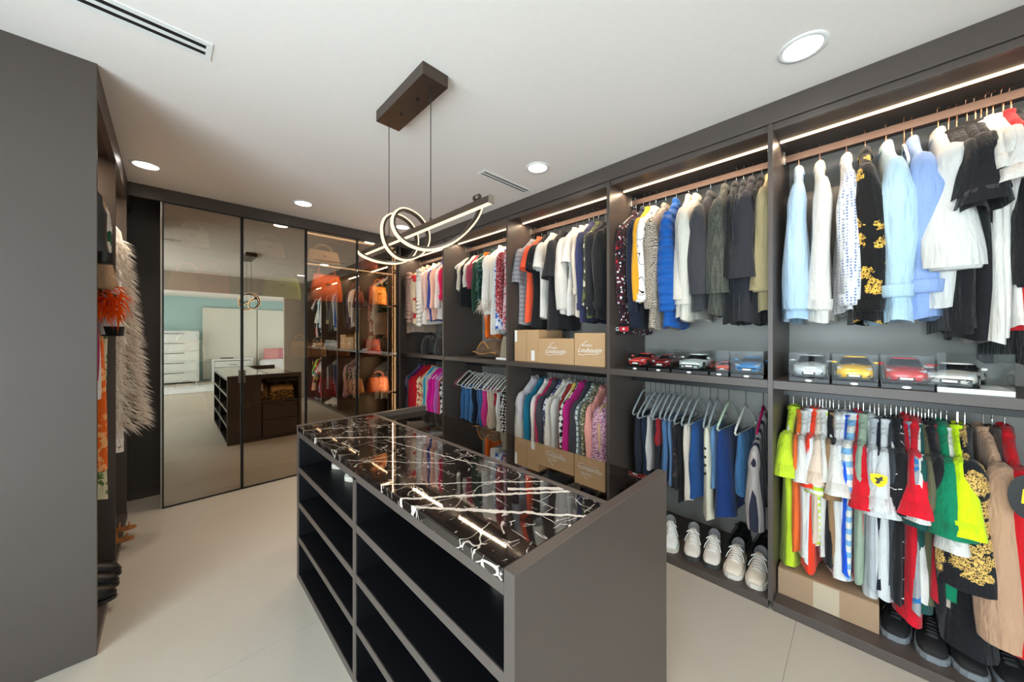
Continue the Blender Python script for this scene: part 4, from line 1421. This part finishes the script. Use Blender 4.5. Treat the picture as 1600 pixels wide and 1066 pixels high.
# ------------------------------------------------------------------ model cars in cases
def car_paint(c):
    t = NT('car_paint')
    t.bsdf(srgb(*c), .22, .25, .6, coat=.8)
    return t.m


def model_car(label, loc, col, suv=False, scale=1.0, rz=0.0):
    c = thing('model_car', label, 'model car', loc, 'model cars in display cases', rz)
    pm = car_paint(col)
    dz = .010 if suv else 0.0
    st = [(-.127, .036, .020, .030, .032), (-.120, .049, .012, .037, .040), (-.095, .054, .010, .044, .050), (-.05, .053, .010, .050, .056), (0, .0535, .010, .053, .056),
          (.05, .0565, .010, .056, .058), (.09, .056, .012, .058, .060), (.118, .051, .018, .056, .058), (.126, .045, .026, .050, .052)]
    rings = []
    for x, w, zl, zs, zc in st:
        zs, zc = zs + dz, zc + dz
        half = [(0, zl), (.8 * w, zl), (w, zl + .010), (w * 1.0, (zl + zs) / 2), (w * .97, zs - .006), (w * .86, zs), (w * .45, (zs + zc) / 2 + .001), (0, zc)]
        rings.append([(x * scale, y * scale, z * scale) for y, z in half] + [(x * scale, -y * scale, z * scale) for y, z in half[-2:0:-1]])
    build('car_body', MB().loft(rings), pm, c, True)
    top = (.094 if suv else .076)
    gl = []
    for z, cx, a, b in ((.050 + dz, .022, .082, .050), (.058 + dz, .024, .072, .048), (top - .006, .030, .046, .040), (top - .001, .032, .038, .036)):
        gl.append([(x * scale, y * scale, zz * scale) for x, y, zz in ell(cx, 0, z, a, b, 24, 3.5)])
    build('windows', MB().loft(gl), M['wglass'], c, True)
    rf = [[(x * scale, y * scale, zz * scale) for x, y, zz in ell(.032, 0, z, a, b, 24, 3.5)] for z, a, b in ((top - .0035, .043, .039), (top, .040, .036), (top + .002, .028, .026))]
    build('roof', MB().loft(rf), pm, c, True)
    for sx in (-.076, .078):
        for sy in (-1, 1):
            w = build('wheel', MB().cyl((sx * scale, sy * .047 * scale, .021 * scale), (0, 1, 0), .021 * scale, .019 * scale, 20), M['tyre'], c)
            build('rim', MB().cyl((sx * scale, sy * .0568 * scale, .021 * scale), (0, 1, 0), .014 * scale, .002 * scale, 16), M['steel'], w)
    for sy in (-1, 1):
        hl = MB().add([tuple(q * scale for q in p) for p in [(-.121, sy * .030, .036 + dz * .6), (-.118, sy * .047, .038 + dz * .6), (-.106, sy * .050, .045 + dz * .8), (-.112, sy * .034, .042 + dz * .8),
                                                              (-.1225, sy * .030, .0375 + dz * .6), (-.1195, sy * .0475, .0395 + dz * .6), (-.107, sy * .0505, .0475 + dz * .8), (-.113, sy * .034, .0445 + dz * .8)]],
                      [(0, 1, 2, 3), (4, 7, 6, 5), (0, 4, 5, 1), (1, 5, 6, 2), (2, 6, 7, 3), (3, 7, 4, 0)])
        build('headlight', hl, M['headlamp'] if sy * 0 == 0 else None, c)
        build('air_intake', MB().box(-.1235 * scale, -.116 * scale, (sy * .036 - .010) * scale, (sy * .036 + .010) * scale, .016 * scale, .029 * scale), BLK, c, bevel=.001)
        build('wing_mirror', MB().loft([ell(-.030 * scale, sy * .062 * scale, (.056 + dz) * scale + k * .004 * scale, .006 * scale, .008 * scale, 8) for k in range(3)]), pm, c, True)
    build('grille', MB().box(-.1285 * scale, -.122 * scale, -.022 * scale, .022 * scale, .014 * scale, .026 * scale), BLK, c, bevel=.001)
    build('number_plate', MB().box(-.1297 * scale, -.1287 * scale, -.016 * scale, .016 * scale, .018 * scale, .025 * scale), M['paper'], c)
    build('splitter', MB().box(-.130 * scale, -.10 * scale, -.046 * scale, .046 * scale, .008 * scale, .012 * scale), BLK, c)
    return c


def case(label, x0, y0, y1, h=.150, depth=.30, white=False):
    yc, w = (y0 + y1) / 2, (y1 - y0) / 2 - .002
    c = thing('display_case', label, 'display case', (x0, yc, ZS), 'acrylic display cases on the closet shelves')
    bh = .022
    bx('case_base', 0, depth, -w, w, 0, bh, M['white'] if white else BLK, c)
    cov = MB()
    t = .003
    for b in ((0, t, -w, w, bh, h), (depth - t, depth, -w, w, bh, h), (t, depth - t, -w, -w + t, bh, h), (t, depth - t, w - t, w, bh, h), (0, depth, -w, w, h, h + t)):
        cov.box(*b)
    build('clear_cover', cov, M['acrylic'], c)
    if not white:
        build('badge_plate', MB().loft([[(-.001 - k * .001, .014 * math.cos(a), .010 + .006 * math.sin(a)) for a in [2 * PI * j / 16 for j in range(16)]] for k in (0, 1)]), M['paper'], c)
    return c


CARS = [  # u0, u1, colour, words, suv
    (1232, 1297, (196, 202, 204), 'silver', True), (1299, 1373, (250, 196, 20), 'yellow', True), (1375, 1461, (196, 24, 22), 'red', True), (1463, 1588, (226, 224, 216), 'white', False),
    (976, 1010, (232, 80, 76), 'coral red', False), (1012, 1047, (130, 14, 24), 'dark red', False), (1049, 1107, (214, 226, 226), 'pearl white', False), (1109, 1139, (240, 70, 24), 'orange', False), (1141, 1194, (30, 132, 206), 'blue', False)]
for u0, u1, col, wd, suv in CARS:
    ya, yb = onX(u1, 590, 2.33).y, onX(u0, 590, 2.33).y
    wide = wd == 'white'
    case(f'clear acrylic case around the {wd} model car', 2.325, ya, yb, .150 if not wide else .165, .31, wide)
    model_car(f'{wd} model sports car inside an acrylic case', (2.325 + .155, (ya + yb) / 2 + (.03 if wide else 0), ZS + .0222), col, suv, min(1.26, (yb - ya - .012) / .125), R(-12) if wide else R(0))


# ------------------------------------------------------------------ shoes
def sneaker(label, loc, rz, base, sole, accent=None, dark=False, group='sneakers on the closet floor'):
    s = thing('sneaker', label, 'shoe', loc, group, rz)
    # toe at x = 0, heel at x = .29 ; built along +x
    st = [(.002, .012, .018), (.012, .030, .034), (.035, .042, .048), (.07, .047, .056), (.105, .047, .066), (.14, .044, .080), (.175, .040, .092), (.21, .038, .094), (.245, .037, .098), (.272, .033, .106), (.287, .022, .108)]
    rings = []
    for x, w, h in st:
        row = []
        for j in range(18):
            a = PI * j / 17
            row.append((x, w * math.copysign(abs(math.cos(a)) ** .75, math.cos(a)), .022 + (h - .022) * math.sin(a) ** .7))
        rings.append(row)
    build('upper', MB().loft(rings), base, s, True)
    so = MB()
    outl = [(x - .003 if i == 0 else x + (.006 if i == len(st) - 1 else 0), w + .006) for i, (x, w, h) in enumerate(st)]
    ring = [(x, w) for x, w in outl] + [(x, -w) for x, w in outl[::-1]]
    so.loft([[(x, y, 0) for x, y in ring], [(x, y * 1.03, .012) for x, y in ring], [(x, y, .026) for x, y in ring]])
    build('sole', so, sole, s, False)
    # collar opening
    lin_ = plain('shoe_lining', srgb(150, 150, 152) if not dark else srgb(30, 30, 32), .9)
    op = MB()
    op.loft([[(.228 + .054 * math.cos(a) * q, .031 * math.sin(a) * q, .100 + .016 * math.cos(a) + dz) for a in [2 * PI * j / 20 for j in range(20)]] for q, dz in ((1.12, -.012), (1.10, .004), (.96, .006), (.80, -.004), (.6, -.012), (.2, -.014))], False, True)
    build('collar_lining', op, lin_, s, True)
    tg = MB()
    tg.loft([[(x, y * w, z + .003 - .004 * y * y) for y in (-1, -.5, 0, .5, 1)] + [(x + .002, y * w, z - .002) for y in (1, .5, 0, -.5, -1)] for x, w, z in ((.085, .018, .064), (.12, .019, .076), (.155, .020, .090), (.178, .021, .106), (.188, .020, .118))])
    build('tongue', tg, base, s, True)
    lc_ = M['paper'] if not dark else BLK
    la = MB()
    for k in range(6):
        x = .090 + .016 * k
        z = .067 + .0063 * k + .002 * (k > 2)
        sgn = 1 if k % 2 else -1
        la.tube([(x, -.026, z - .006), (x + .003 * sgn, -.012, z + .004), (x - .002 * sgn, .012, z + .004), (x + .002, .026, z - .006)], .0028, 6)
    lo = build('laces', la, lc_, s, True)
    bw = MB()
    for sg in (-1, 1):
        bw.tube([(.172, 0, .110), (.160, sg * .018, .118), (.150, sg * .036, .108), (.158, sg * .040, .098), (.170, sg * .020, .106), (.173, 0, .110)], .0024, 6)
        bw.tube([(.172, 0, .110), (.150, sg * .024, .104), (.125, sg * .040, .080), (.112, sg * .047, .058)], .0022, 6)
    build('lace_bow', bw, lc_, lo, True)
    if accent:
        for sg in (-1, 1):
            ac = MB()
            for x0, x1, z0, z1 in ((.020, .075, .026, .040), (.095, .150, .030, .060), (.215, .270, .030, .062)):
                n = 6
                ra, rb_ = [], []
                for j in range(n + 1):
                    x = x0 + (x1 - x0) * j / n
                    w = 0
                    for q in range(len(st) - 1):
                        if st[q][0] <= x <= st[q + 1][0]:
                            f_ = (x - st[q][0]) / (st[q + 1][0] - st[q][0])
                            w = st[q][1] * (1 - f_) + st[q + 1][1] * f_
                    ra.append((x, sg * (w + .0015), z0))
                    rb_.append((x + .012, sg * (w - .002), z1))
                ac.add(ra + rb_, [(j, j + 1, n + 2 + j, n + 1 + j) for j in range(n)])
            build('side_stripe', ac, accent, s)
    return s


offw = plain('worn_white_leather', srgb(226, 218, 208), .5, 0, .4, .2)
cream_ = plain('cream_leather', srgb(228, 214, 196), .5, 0, .4, .3)
white_l = plain('white_leather', srgb(236, 236, 234), .45, 0, .4, .1)
green_l = plain('green_leather', srgb(20, 130, 70), .5)
soles = plain('white_rubber', srgb(222, 214, 200), .6, 0, .3, .2)
for (u, v), bm_, sm_, ac, rz, lab in (((1040, 872), white_l, soles, green_l, 20, 'white and green sneaker standing beside worn off-white sneakers'),
                                      ((1080, 877), offw, M['rubber'], None, 14, 'worn off-white sneaker beside the white and green one'),
                                      ((1110, 889), offw, M['rubber'], None, 10, 'worn off-white sneaker with loose lace and grey sole, second of pair'),
                                      ((1143, 905), cream_, soles, None, 4, 'cream sneaker with thick laces in the middle of the row'),
                                      ((1178, 922), cream_, soles, None, 2, 'cream sneaker with thick laces against the closet post')):
    p = onZ(u, v, .05)
    sneaker(lab, (max(p.x, 2.335), p.y, ZB + .001), R(rz), bm_, sm_, ac)
bl = plain('black_mesh', srgb(16, 16, 18), .7)
clr = plain('clear_grey_sole', srgb(120, 124, 128), .2)
for y, x, lab in ((-.10, 2.40, 'black running shoe with shiny sole beside the worn box'), (-.215, 2.36, 'black running shoe under the crimson polo'), (-.325, 2.36, 'black running shoe under the gold scrollwork sweatshirt'), (-.44, 2.38, 'black running shoe under the tan sweatshirt')):
    sneaker(lab, (x, y, ZB + .001), R(rnd.uniform(-8, 12)), bl, clr, None, True, 'black running shoes on the closet floor')
for y, lab in ((.47, 'black shoe behind the cream sneakers against the post'), (.60, 'black shoe standing behind the row of pale sneakers')):
    sneaker(lab, (2.655, y, ZB + .001), R(-4), bl, M['rubber'], None, True, 'black shoes behind the pale sneakers')
for y, x, z, a, lab in ((2.20, .70, .681, None, 'white sneaker at the far end of the island top shelf'), (1.96, .69, .681, green_l, 'white sneaker with green accents on the island top shelf'),
                        (.80, .745, .681, None, 'pale sneaker on the island shelf near the end panel')):
    sneaker(lab, (x, y, z), R(25), white_l, soles, a, False, 'sneakers on the island shelves')


# ------------------------------------------------------------------ bags
def handbag(label, loc, w, h, d, mat, rz=0.0, strap=None, group=None, gold=True, flap=True, handle_h=None, name='handbag'):
    """front looks towards -y before rotation"""
    b = thing(name, label, 'bag', loc, group, rz)
    rings = []
    for z, kw, kd in ((0, .94, .94), (.01, 1.0, 1.0), (h * .5, .95, .82), (h * .9, .86, .5), (h, .82, .36)):
        rings.append(ell(0, 0, z, w / 2 * kw, d / 2 * kd, 28, 5))
    build('bag_body', MB().loft(rings), mat, b, True)
    if flap:
        fp = MB()
        rows = []
        for z, y in ((h * 1.005, .0), (h * 1.0, -d * .20), (h * .85, -d * .30), (h * .62, -d * .42)):
            rows.append([(x * w * .40, y - .004, z - .01 * x * x) for x in (-1, -.5, 0, .5, 1)])
        n = 5
        fp.add([p for r in rows for p in r] + [(x, y + .004, z) for r in rows for x, y, z in r],
               [(i * n + j, i * n + j + 1, (i + 1) * n + j + 1, (i + 1) * n + j) for i in range(3) for j in range(4)])
        build('flap', fp, strap or mat, b, True)
    hh = handle_h or h * .45
    for sy in ((-d * .16, d * .16) if not flap else (0,)):
        hd = MB().tube([(w * .26 * math.cos(a), sy, h * .96 + hh * math.sin(a)) for a in [PI * k / 14 for k in range(15)]], max(.006, w * .022), 8)
        build('handle', hd, strap or mat, b, True)
    if gold:
        build('clasp', MB().box(-.015, .015, -d * .45 - .008, -d * .40, h * .58, h * .66), M['gold'], b, bevel=.002)
    return b


def leather(c, r=.4):
    return plain('bag_leather', srgb(*c), r, 0, .5, .1)


cabg = 'handbags in the glass cabinet'
for u, z, w, h, c, fl_, lab in (
        (510, 1.859, .34, .32, (236, 110, 26), False, 'large orange leather tote with tall handles in the glass cabinet'),
        (600, 1.859, .22, .24, (214, 140, 44), True, 'amber leather handbag by the lit strip in the glass cabinet'),
        (555, 1.859, .20, .16, (112, 44, 30), True, 'maroon handbag between orange tote and amber bag'),
        (592, .759, .28, .18, (222, 128, 84), True, 'peach leather handbag on the low shelf by the strip'),
        (552, .759, .24, .18, (190, 140, 84), True, 'camel handbag on the low shelf beside the peach bag'),
        (503, .759, .30, .22, (168, 34, 36), True, 'red handbag with gold clasp on the low shelf'),
        (496, 1.229, .18, .16, (222, 186, 140), True, 'beaded beige handbag on the middle cabinet shelf'),
        (528, 1.229, .26, .17, (128, 84, 52), True, 'brown handbag on the middle cabinet shelf'),
        (580, 1.229, .22, .20, (150, 28, 34), True, 'crimson handbag beside the brown bag on the middle shelf'),
        (292, 1.859, .26, .20, (232, 110, 60), True, 'coral handbag behind the first glass door'),
        (330, 1.859, .28, .22, (206, 50, 50), True, 'scarlet handbag behind the first glass door'),
        (440, 1.859, .36, .24, (150, 196, 90), True, 'leaf green handbag behind the second glass door'),
        (300, 2.279, .26, .18, (214, 196, 170), True, 'sand handbag on the top shelf behind the first door'),
        (420, 2.279, .28, .18, (196, 150, 110), True, 'tan handbag on the top shelf behind the second door'),
        (505, 2.279, .36, .17, (232, 206, 160), False, 'cream box bag on the top shelf of the glass cabinet'),
        (575, 2.279, .24, .18, (150, 60, 40), True, 'rust handbag on the top shelf by the lit strip'),
        (285, 1.229, .26, .20, (236, 226, 214), True, 'ivory handbag on the middle shelf behind the first door'),
        (468, 1.229, .20, .18, (214, 170, 70), True, 'gold handbag on the middle shelf behind the second door'),
        (290, .759, .28, .22, (196, 190, 186), True, 'silver grey handbag on the low shelf behind the first door'),
        (420, .759, .28, .20, (90, 70, 60), True, 'dark brown handbag on the low shelf behind the second door')):
    p = onY(u, 500, 4.39)
    tall = 'tote' in lab
    handbag(lab, (min(max(p.x, .12), 1.92), 4.39, z + .0005), w, h, .13, leather(c), 0, None, cabg, flap=fl_, handle_h=(h * .62 if tall else None))
# gold bag in the island niche (faces the glass doors)
gold_flower = fabric('baroque', (84, 58, 30), (222, 176, 82), 3.0, .35)
handbag('golden floral handbag in the niche at the island end', (1.20, 2.27, .541), .34, .21, .14, gold_flower, PI, leather((206, 160, 84)), 'bags in the island niche', handle_h=.06)
handbag('small dark bag with gold flowers in the island niche', (.985, 2.25, .541), .09, .22, .12, gold_flower, PI, leather((90, 60, 30)), 'bags in the island niche', handle_h=.03)
# duffel and tote on the closet shelf
mono = fabric('monogram', (84, 62, 46), (112, 86, 60), 1.3, .5)
df = thing('duffel_bag', 'brown monogram duffel bag slumped on the closet shelf', 'bag', (2.50, 2.83, ZS + .001))
rings = []
for t_ in range(11):
    s_ = -1 + 2 * t_ / 10
    k = max(.12, (1 - abs(s_) ** 3.2))
    rings.append([(x, s_ * .21, z) for x, z in [(.135 * k ** .5 * math.cos(a), .095 * k ** .5 * (1 + math.sin(a)) * (1 - .12 * s_)) for a in [2 * PI * j / 18 for j in range(18)]]])
build('bag_body', MB().loft(rings), mono, df, True)
tanl = leather((176, 126, 72), .5)
for sx in (-.05, .05):
    build('handle', MB().tube([(sx * 1.6 - .05, -.09 + .18 * k / 10, .165 + .07 * math.sin(PI * k / 10) - (.06 if sx < 0 else 0)) for k in range(11)], .008, 8), tanl, df, True)
build('zip_band', MB().tube([(-.118, -.19 + .38 * k / 8, .055 + .012 * math.sin(k)) for k in range(9)], .009, 6, False, .4), tanl, df, True)
handbag('beige checked tote bag beside the brown duffel', (2.46, 2.50, ZS + .022), .22, .22, .15, fabric('monogram', (200, 186, 160), (70, 60, 52), 2.2, .6), -PI / 2, leather((30, 28, 28)), None, gold=False, flap=False, handle_h=.05, name='tote_bag')
bk = thing('book', 'white flat book under the beige checked tote', 'book', (2.34, 2.49, ZS + .001))
bx('cover', 0, .26, -.105, .105, 0, .020, M['paper'], bk)
bx('pages', .003, .257, -.102, .104, .003, .017, M['tape'], bk)
for y, r_, lab in ((4.02, .16, 'black quilted bag standing on the shelf under the fur coats'), (3.70, .17, 'black quilted bag beside the closet post under pink jackets')):
    q = thing('handbag', lab, 'bag', (2.47, y, ZS + .001), 'black bags on the corner shelf')
    rings = [[(x * k, yy * k, z) for x, yy, z in ell(0, 0, z, .10, r_, 20, 2.6)] for z, k in ((0, .95), (.03, 1), (.12, .98), (.20, .82), (.245, .45))]
    build('bag_body', MB().loft(rings), fabric('sequin', (14, 14, 16), (34, 34, 38), .6, .4), q, True)
    build('handle', MB().tube([(.0, r_ * .6 * math.cos(PI * k / 12), .20 + .08 * math.sin(PI * k / 12)) for k in range(13)], .008, 8), BLK, q, True)


# ------------------------------------------------------------------ feathers
def feathers(n, fn, L, wid, seed, droop=.5):
    """a mass of curved tapering plumes; fn(r) gives root and direction"""
    r = random.Random(seed)
    mb = MB()
    for _ in range(n):
        p, d = fn(r)
        p, d = Vector(p), Vector(d).normalized()
        l = L * r.uniform(.6, 1.15)
        side = d.cross(Vector((0, 0, 1)))
        side = side.normalized() if side.length > .01 else Vector((1, 0, 0))
        side = (side + Vector((r.uniform(-.5, .5), r.uniform(-.5, .5), r.uniform(-.6, .6)))).normalized()
        pts = []
        for k in range(4):
            t = k / 3
            c = p + d * (l * t) + Vector((0, 0, -droop * l * t * t))
            w = wid * (1 - t) ** .8 * (.4 + 1.6 * t if t < .4 else 1.0)
            pts += [c + side * w, c - side * w]
        mb.add(pts, [(0, 1, 3, 2), (2, 3, 5, 4), (4, 5, 7, 6)])
    return mb


def plume(name, c):
    t = NT(name)
    a, b = t.n('ShaderNodeBsdfDiffuse'), t.n('ShaderNodeBsdfTranslucent')
    for q in (a, b):
        q.inputs[0].default_value = (*srgb(*c), 1)
    mx = t.n('ShaderNodeMixShader')
    mx.inputs[0].default_value = .5
    t.l(a.outputs[0], mx.inputs[1])
    t.l(b.outputs[0], mx.inputs[2])
    t.l(mx.outputs[0], t.out.inputs[0])
    return t.m


featm = plume('white_plume', (248, 242, 234))
g = PLACED[('bagup', 8)]
ft = build('feather_cuff', feathers(260, lambda r: ((-.235 + r.uniform(-.05, .05), r.uniform(-.04, .04), -.62 + r.uniform(-.05, .04)), (r.uniform(-1, 1), r.uniform(-1, 1), r.uniform(-.6, .5))), .10, .006, 3), featm, g)

# clothes in the closet seen edge-on
LR = -.54
lnz = 2.36
lg = 'garments on the rail of the edge-on closet'


def left_g(kind, mat, lab, y, L, x=LR, nz=lnz, **kw):
    g_ = garment(kind, mat, lab, (x, y, nz), L, group=lg, flip=-1, **kw)
    hanger((x, y, nz + .008), uniq([f'hanger carrying the {" ".join(lab.split()[:7])}', f'pale hanger carrying the {" ".join(lab.split()[:9])}']), 'w', False, M['chrome'], M['hang_white'], 0.0)
    return g_


left_g('jacket', leather((26, 24, 24), .35), 'black leather jacket beside the tall end panel', 2.80, .75, t1=.05, sleeve=.04, slen=.50, out=.05, seed=5, hw=.25)
left_g('jacket', fabric(P, (196, 156, 120)), 'tan suede jacket next to the black leather jacket', 2.93, .80, t1=.04, sleeve=.04, slen=.62, out=.04, seed=6, hw=.25)
pom = left_g('jacket', fabric('print', (230, 224, 214), (40, 90, 60), .6), 'printed blouse with an orange feather cuff', 3.02, .92, t1=.04, sleeve=.035, slen=.66, out=.05, seed=8, hw=.25)
orf = plume('orange_plume', (246, 104, 24))
build('feather_cuff', feathers(320, lambda r: ((.30 + r.uniform(-.05, .05), r.uniform(-.05, .05), -.68 + r.uniform(-.07, .07)), (r.uniform(-.6, 1), r.uniform(-1, 1), r.uniform(-1, .6))), .085, .006, 9), orf, pom)
left_g('dress', fabric(P, (170, 24, 96)), 'magenta ribbon dress behind the orange feather cuff', 3.08, 1.15, t1=.03, seed=10, hw=.24)
left_g('jacket', fabric(P, (232, 230, 226)), 'white jacket with black cuffs below the orange feathers', 3.13, 1.25, t1=.04, sleeve=.04, slen=.88, out=.06, seed=11, hw=.25, trim=fabric(P, K))
left_g('dress', fabric('print', (240, 104, 24), (250, 180, 120), 1.0), 'long orange patterned dress near the closet divider', 3.18, 1.68, t1=.05, seed=12, hw=.27)
left_g('dress', fabric('print', (214, 206, 170), (90, 120, 70), 1.0), 'long floral dress against the closet divider', 3.26, 1.88, t1=.05, seed=13, hw=.275)
fc = left_g('coat', fabric(P, (238, 230, 220)), 'white feather coat hanging out of the closet', 3.66, 1.62, x=-.50, t1=.10, sleeve=.05, slen=.70, out=.03, seed=14, hw=.22, name='feather_coat')


def coat_root(r):
    z = -r.uniform(.22, 1.52)
    a = r.uniform(-1.9, 1.9)
    w = .23 + .085 * (-z)
    return (w * math.cos(a) if abs(a) < 1.3 else r.uniform(0, .28), .11 * math.sin(a), z), (math.cos(a) + .25, math.sin(a) * 1.1, r.uniform(-.7, .15))


fp_ = build('feather_fringe', feathers(5000, coat_root, .085, .007, 21, .5), featm, fc)
fp_['kind'] = 'stuff'
left_g('dress', fabric(P, (226, 222, 216)), 'white satin dress below the feather coat', 3.90, 1.66, t1=.09, seed=15, hw=.30)
left_g('dress', fabric('lines', (236, 232, 226), (20, 20, 22), 1.6), 'black and white printed dress at the closet end', 4.05, 1.78, t1=.07, seed=16, hw=.28)
for y, z, lab in ((2.86, .051, 'black ankle boot on the closet floor by the end panel'), (2.99, .051, 'black ankle boot second from the end panel'), (3.12, .051, 'black ankle boot nearest the closet divider')):
    bt = thing('ankle_boot', lab, 'shoe', (-.195, y, z), 'boots in the edge-on closet', PI)
    rings = []
    for zz, cx, a, b in ((.0, .13, .125, .040), (.02, .13, .128, .043), (.05, .135, .118, .040), (.085, .17, .078, .036), (.13, .195, .052, .036), (.22, .20, .052, .042), (.235, .20, .050, .041)):
        rings.append(ell(cx, 0, zz + .015, a, b, 20, 2.4))
    build('boot_shaft', MB().loft(rings), leather((20, 19, 20), .35), bt, True)
    build('sole', MB().loft([ell(.13, 0, zz, .128, .045, 20, 2.6) for zz in (0, .016)]), M['rubber'], bt)
for y, lab in ((3.60, 'bronze strappy sandal on the floor below the feather coat'), (3.80, 'tan strappy sandal beside the bronze one')):
    sd = thing('sandal', lab, 'shoe', (-.165, y, .051), 'sandals in the edge-on closet', PI)
    sm2 = leather((170, 110, 60), .4)
    build('sole', MB().loft([ell(.12, 0, zz, .118, .036, 18, 2.4) for zz in (0, .014)]), sm2, sd)
    for k in range(4):
        build('strap', MB().tube([(.04 + .045 * k, .036 * math.cos(a), .012 + (.035 + .012 * k) * math.sin(a)) for a in [PI * q / 10 for q in range(11)]], .004, 6), sm2, sd, True)

# ------------------------------------------------------------------ bedroom seen in the reflection
wt = plain('white_lacquer', srgb(226, 230, 228), .4)
dr = thing('tall_dresser', 'tall white dresser with dark handles beside the tufted headboard', 'dresser', (.05, -6.79, 0))
bx('carcass', -.65, .64, 0, .50, .05, 1.62, wt, dr)
for k in range(5):
    d_ = bx('drawer', -.60, .59, .50, .52, .10 + .30 * k, .385 + .30 * k, wt, dr)
    bx('handle', -.30, .30, .52, .535, .33 + .30 * k, .345 + .30 * k, M['black'], d_, 0)
for sx in (-.6, .56):
    for sy in (.03, .43):
        bx('foot', sx, sx + .04, sy, sy + .04, 0, .05, wt, dr, 0)
hd = thing('tufted_headboard', 'tall cream tufted headboard panel covering the bedroom wall', 'headboard', (.79, -6.79, 0))
tm = plain('cream_upholstery', srgb(224, 222, 212), .8)
for k in range(2):
    x0, x1 = (0, 1.44) if k == 0 else (1.46, 3.1)
    hp = bx('padded_panel', x0, x1, 0, .09, .05, 2.40, tm, hd, .02)
    nx_ = 5
    for i in range(11):
        for j in range(nx_):
            x = x0 + .16 + (x1 - x0 - .32) * (j + (.5 if i % 2 else 0)) / (nx_ - .5)
            build('tuft_button', MB().loft([ell(x, 0, 0, .022, .022, 10)], False, False) if False else MB().cyl((x, .093, .3 + .19 * i), (0, 1, 0), .02, .012, 10, .010), tm, hp)
ns = thing('nightstand', 'low white console before the tufted headboard', 'nightstand', (1.0, -6.68, 0))
bx('top', 0, 1.05, 0, .46, .66, .72, wt, ns)
bx('side_panel', 0, .05, .01, .45, 0, .66, wt, ns)
bx('side_panel', 1.0, 1.05, .01, .45, 0, .66, wt, ns)
d_ = bx('drawer', .06, .99, .43, .455, .40, .64, wt, ns)
bx('handle', .42, .62, .455, .468, .52, .535, M['black'], d_, 0)
bx('back_panel', .05, 1.0, .01, .03, .05, .64, plain('dark_back', srgb(70, 72, 70), .6), ns)
tr_ = thing('tray', 'dark wooden tray on the white console', 'tray', (1.38, -6.42, .7205))
bx('tray_base', -.16, .16, -.06, .06, 0, .015, leather((70, 52, 40)), tr_)
bx('tray_rim', -.16, .16, .06, .07, 0, .035, leather((70, 52, 40)), tr_)
bd_ = thing('bed', 'wide bed with white bedding before the headboard', 'bed', (3.2, -6.66, 0))
bx('bed_base', -.95, .95, 0, 2.05, .08, .34, tm, bd_, .02)
bx('mattress', -.93, .93, .02, 2.02, .34, .60, wt, bd_, .05)
bx('duvet', -.97, .97, .55, 2.06, .40, .66, plain('white_linen', srgb(226, 226, 232), .85), bd_, .05)
for sx in (-.9, .85):
    bx('bed_leg', sx, sx + .06, .1, .16, 0, .08, BLK, bd_, 0)
for x, c, lab in ((2.62, (214, 150, 150), 'dusty pink pillow at the side of the bed'), (3.0, (196, 130, 140), 'rose pink pillow beside the dusty pink one'), (3.4, (226, 226, 230), 'white pillow leaning on the headboard')):
    pw = thing('pillow', lab, 'pillow', (x, -6.40, .80), 'pillows on the bed')
    rings = [[(px_, py_ - .02 * k, z) for px_, py_, z in ell(0, 0, z, .24 * a, .075 * b, 20, 3)] for k, (z, a, b) in enumerate(((-.20, .85, .2), (-.17, .98, .6), (-.05, 1, 1), (.08, 1, .95), (.18, .98, .55), (.215, .85, .2)))]
    build('pillow_case', MB().loft(rings), plain('pillow_cotton', srgb(*c), .85), pw, True)
    build('piping', MB().tube([(.235 * math.copysign(abs(math.cos(a)) ** .6, math.cos(a)), -.05, .2 * math.copysign(abs(math.sin(a)) ** .6, math.sin(a))) for a in [2 * PI * k / 28 for k in range(28)]], .006, 6, True), plain('pillow_cotton', srgb(*c), .85), pw, True)
rg = thing('shag_rug', 'pale shag rug on the bedroom floor', 'rug', (.3, -4.6, .001))
bx('rug_pile', -.7, .9, -.7, .9, 0, .02, plain('shag_white', srgb(214, 216, 216), .95), rg, .008)
bx('rug_border', -.72, .92, -.72, .92, 0, .008, plain('shag_edge', srgb(190, 192, 192), .95), rg, .002)
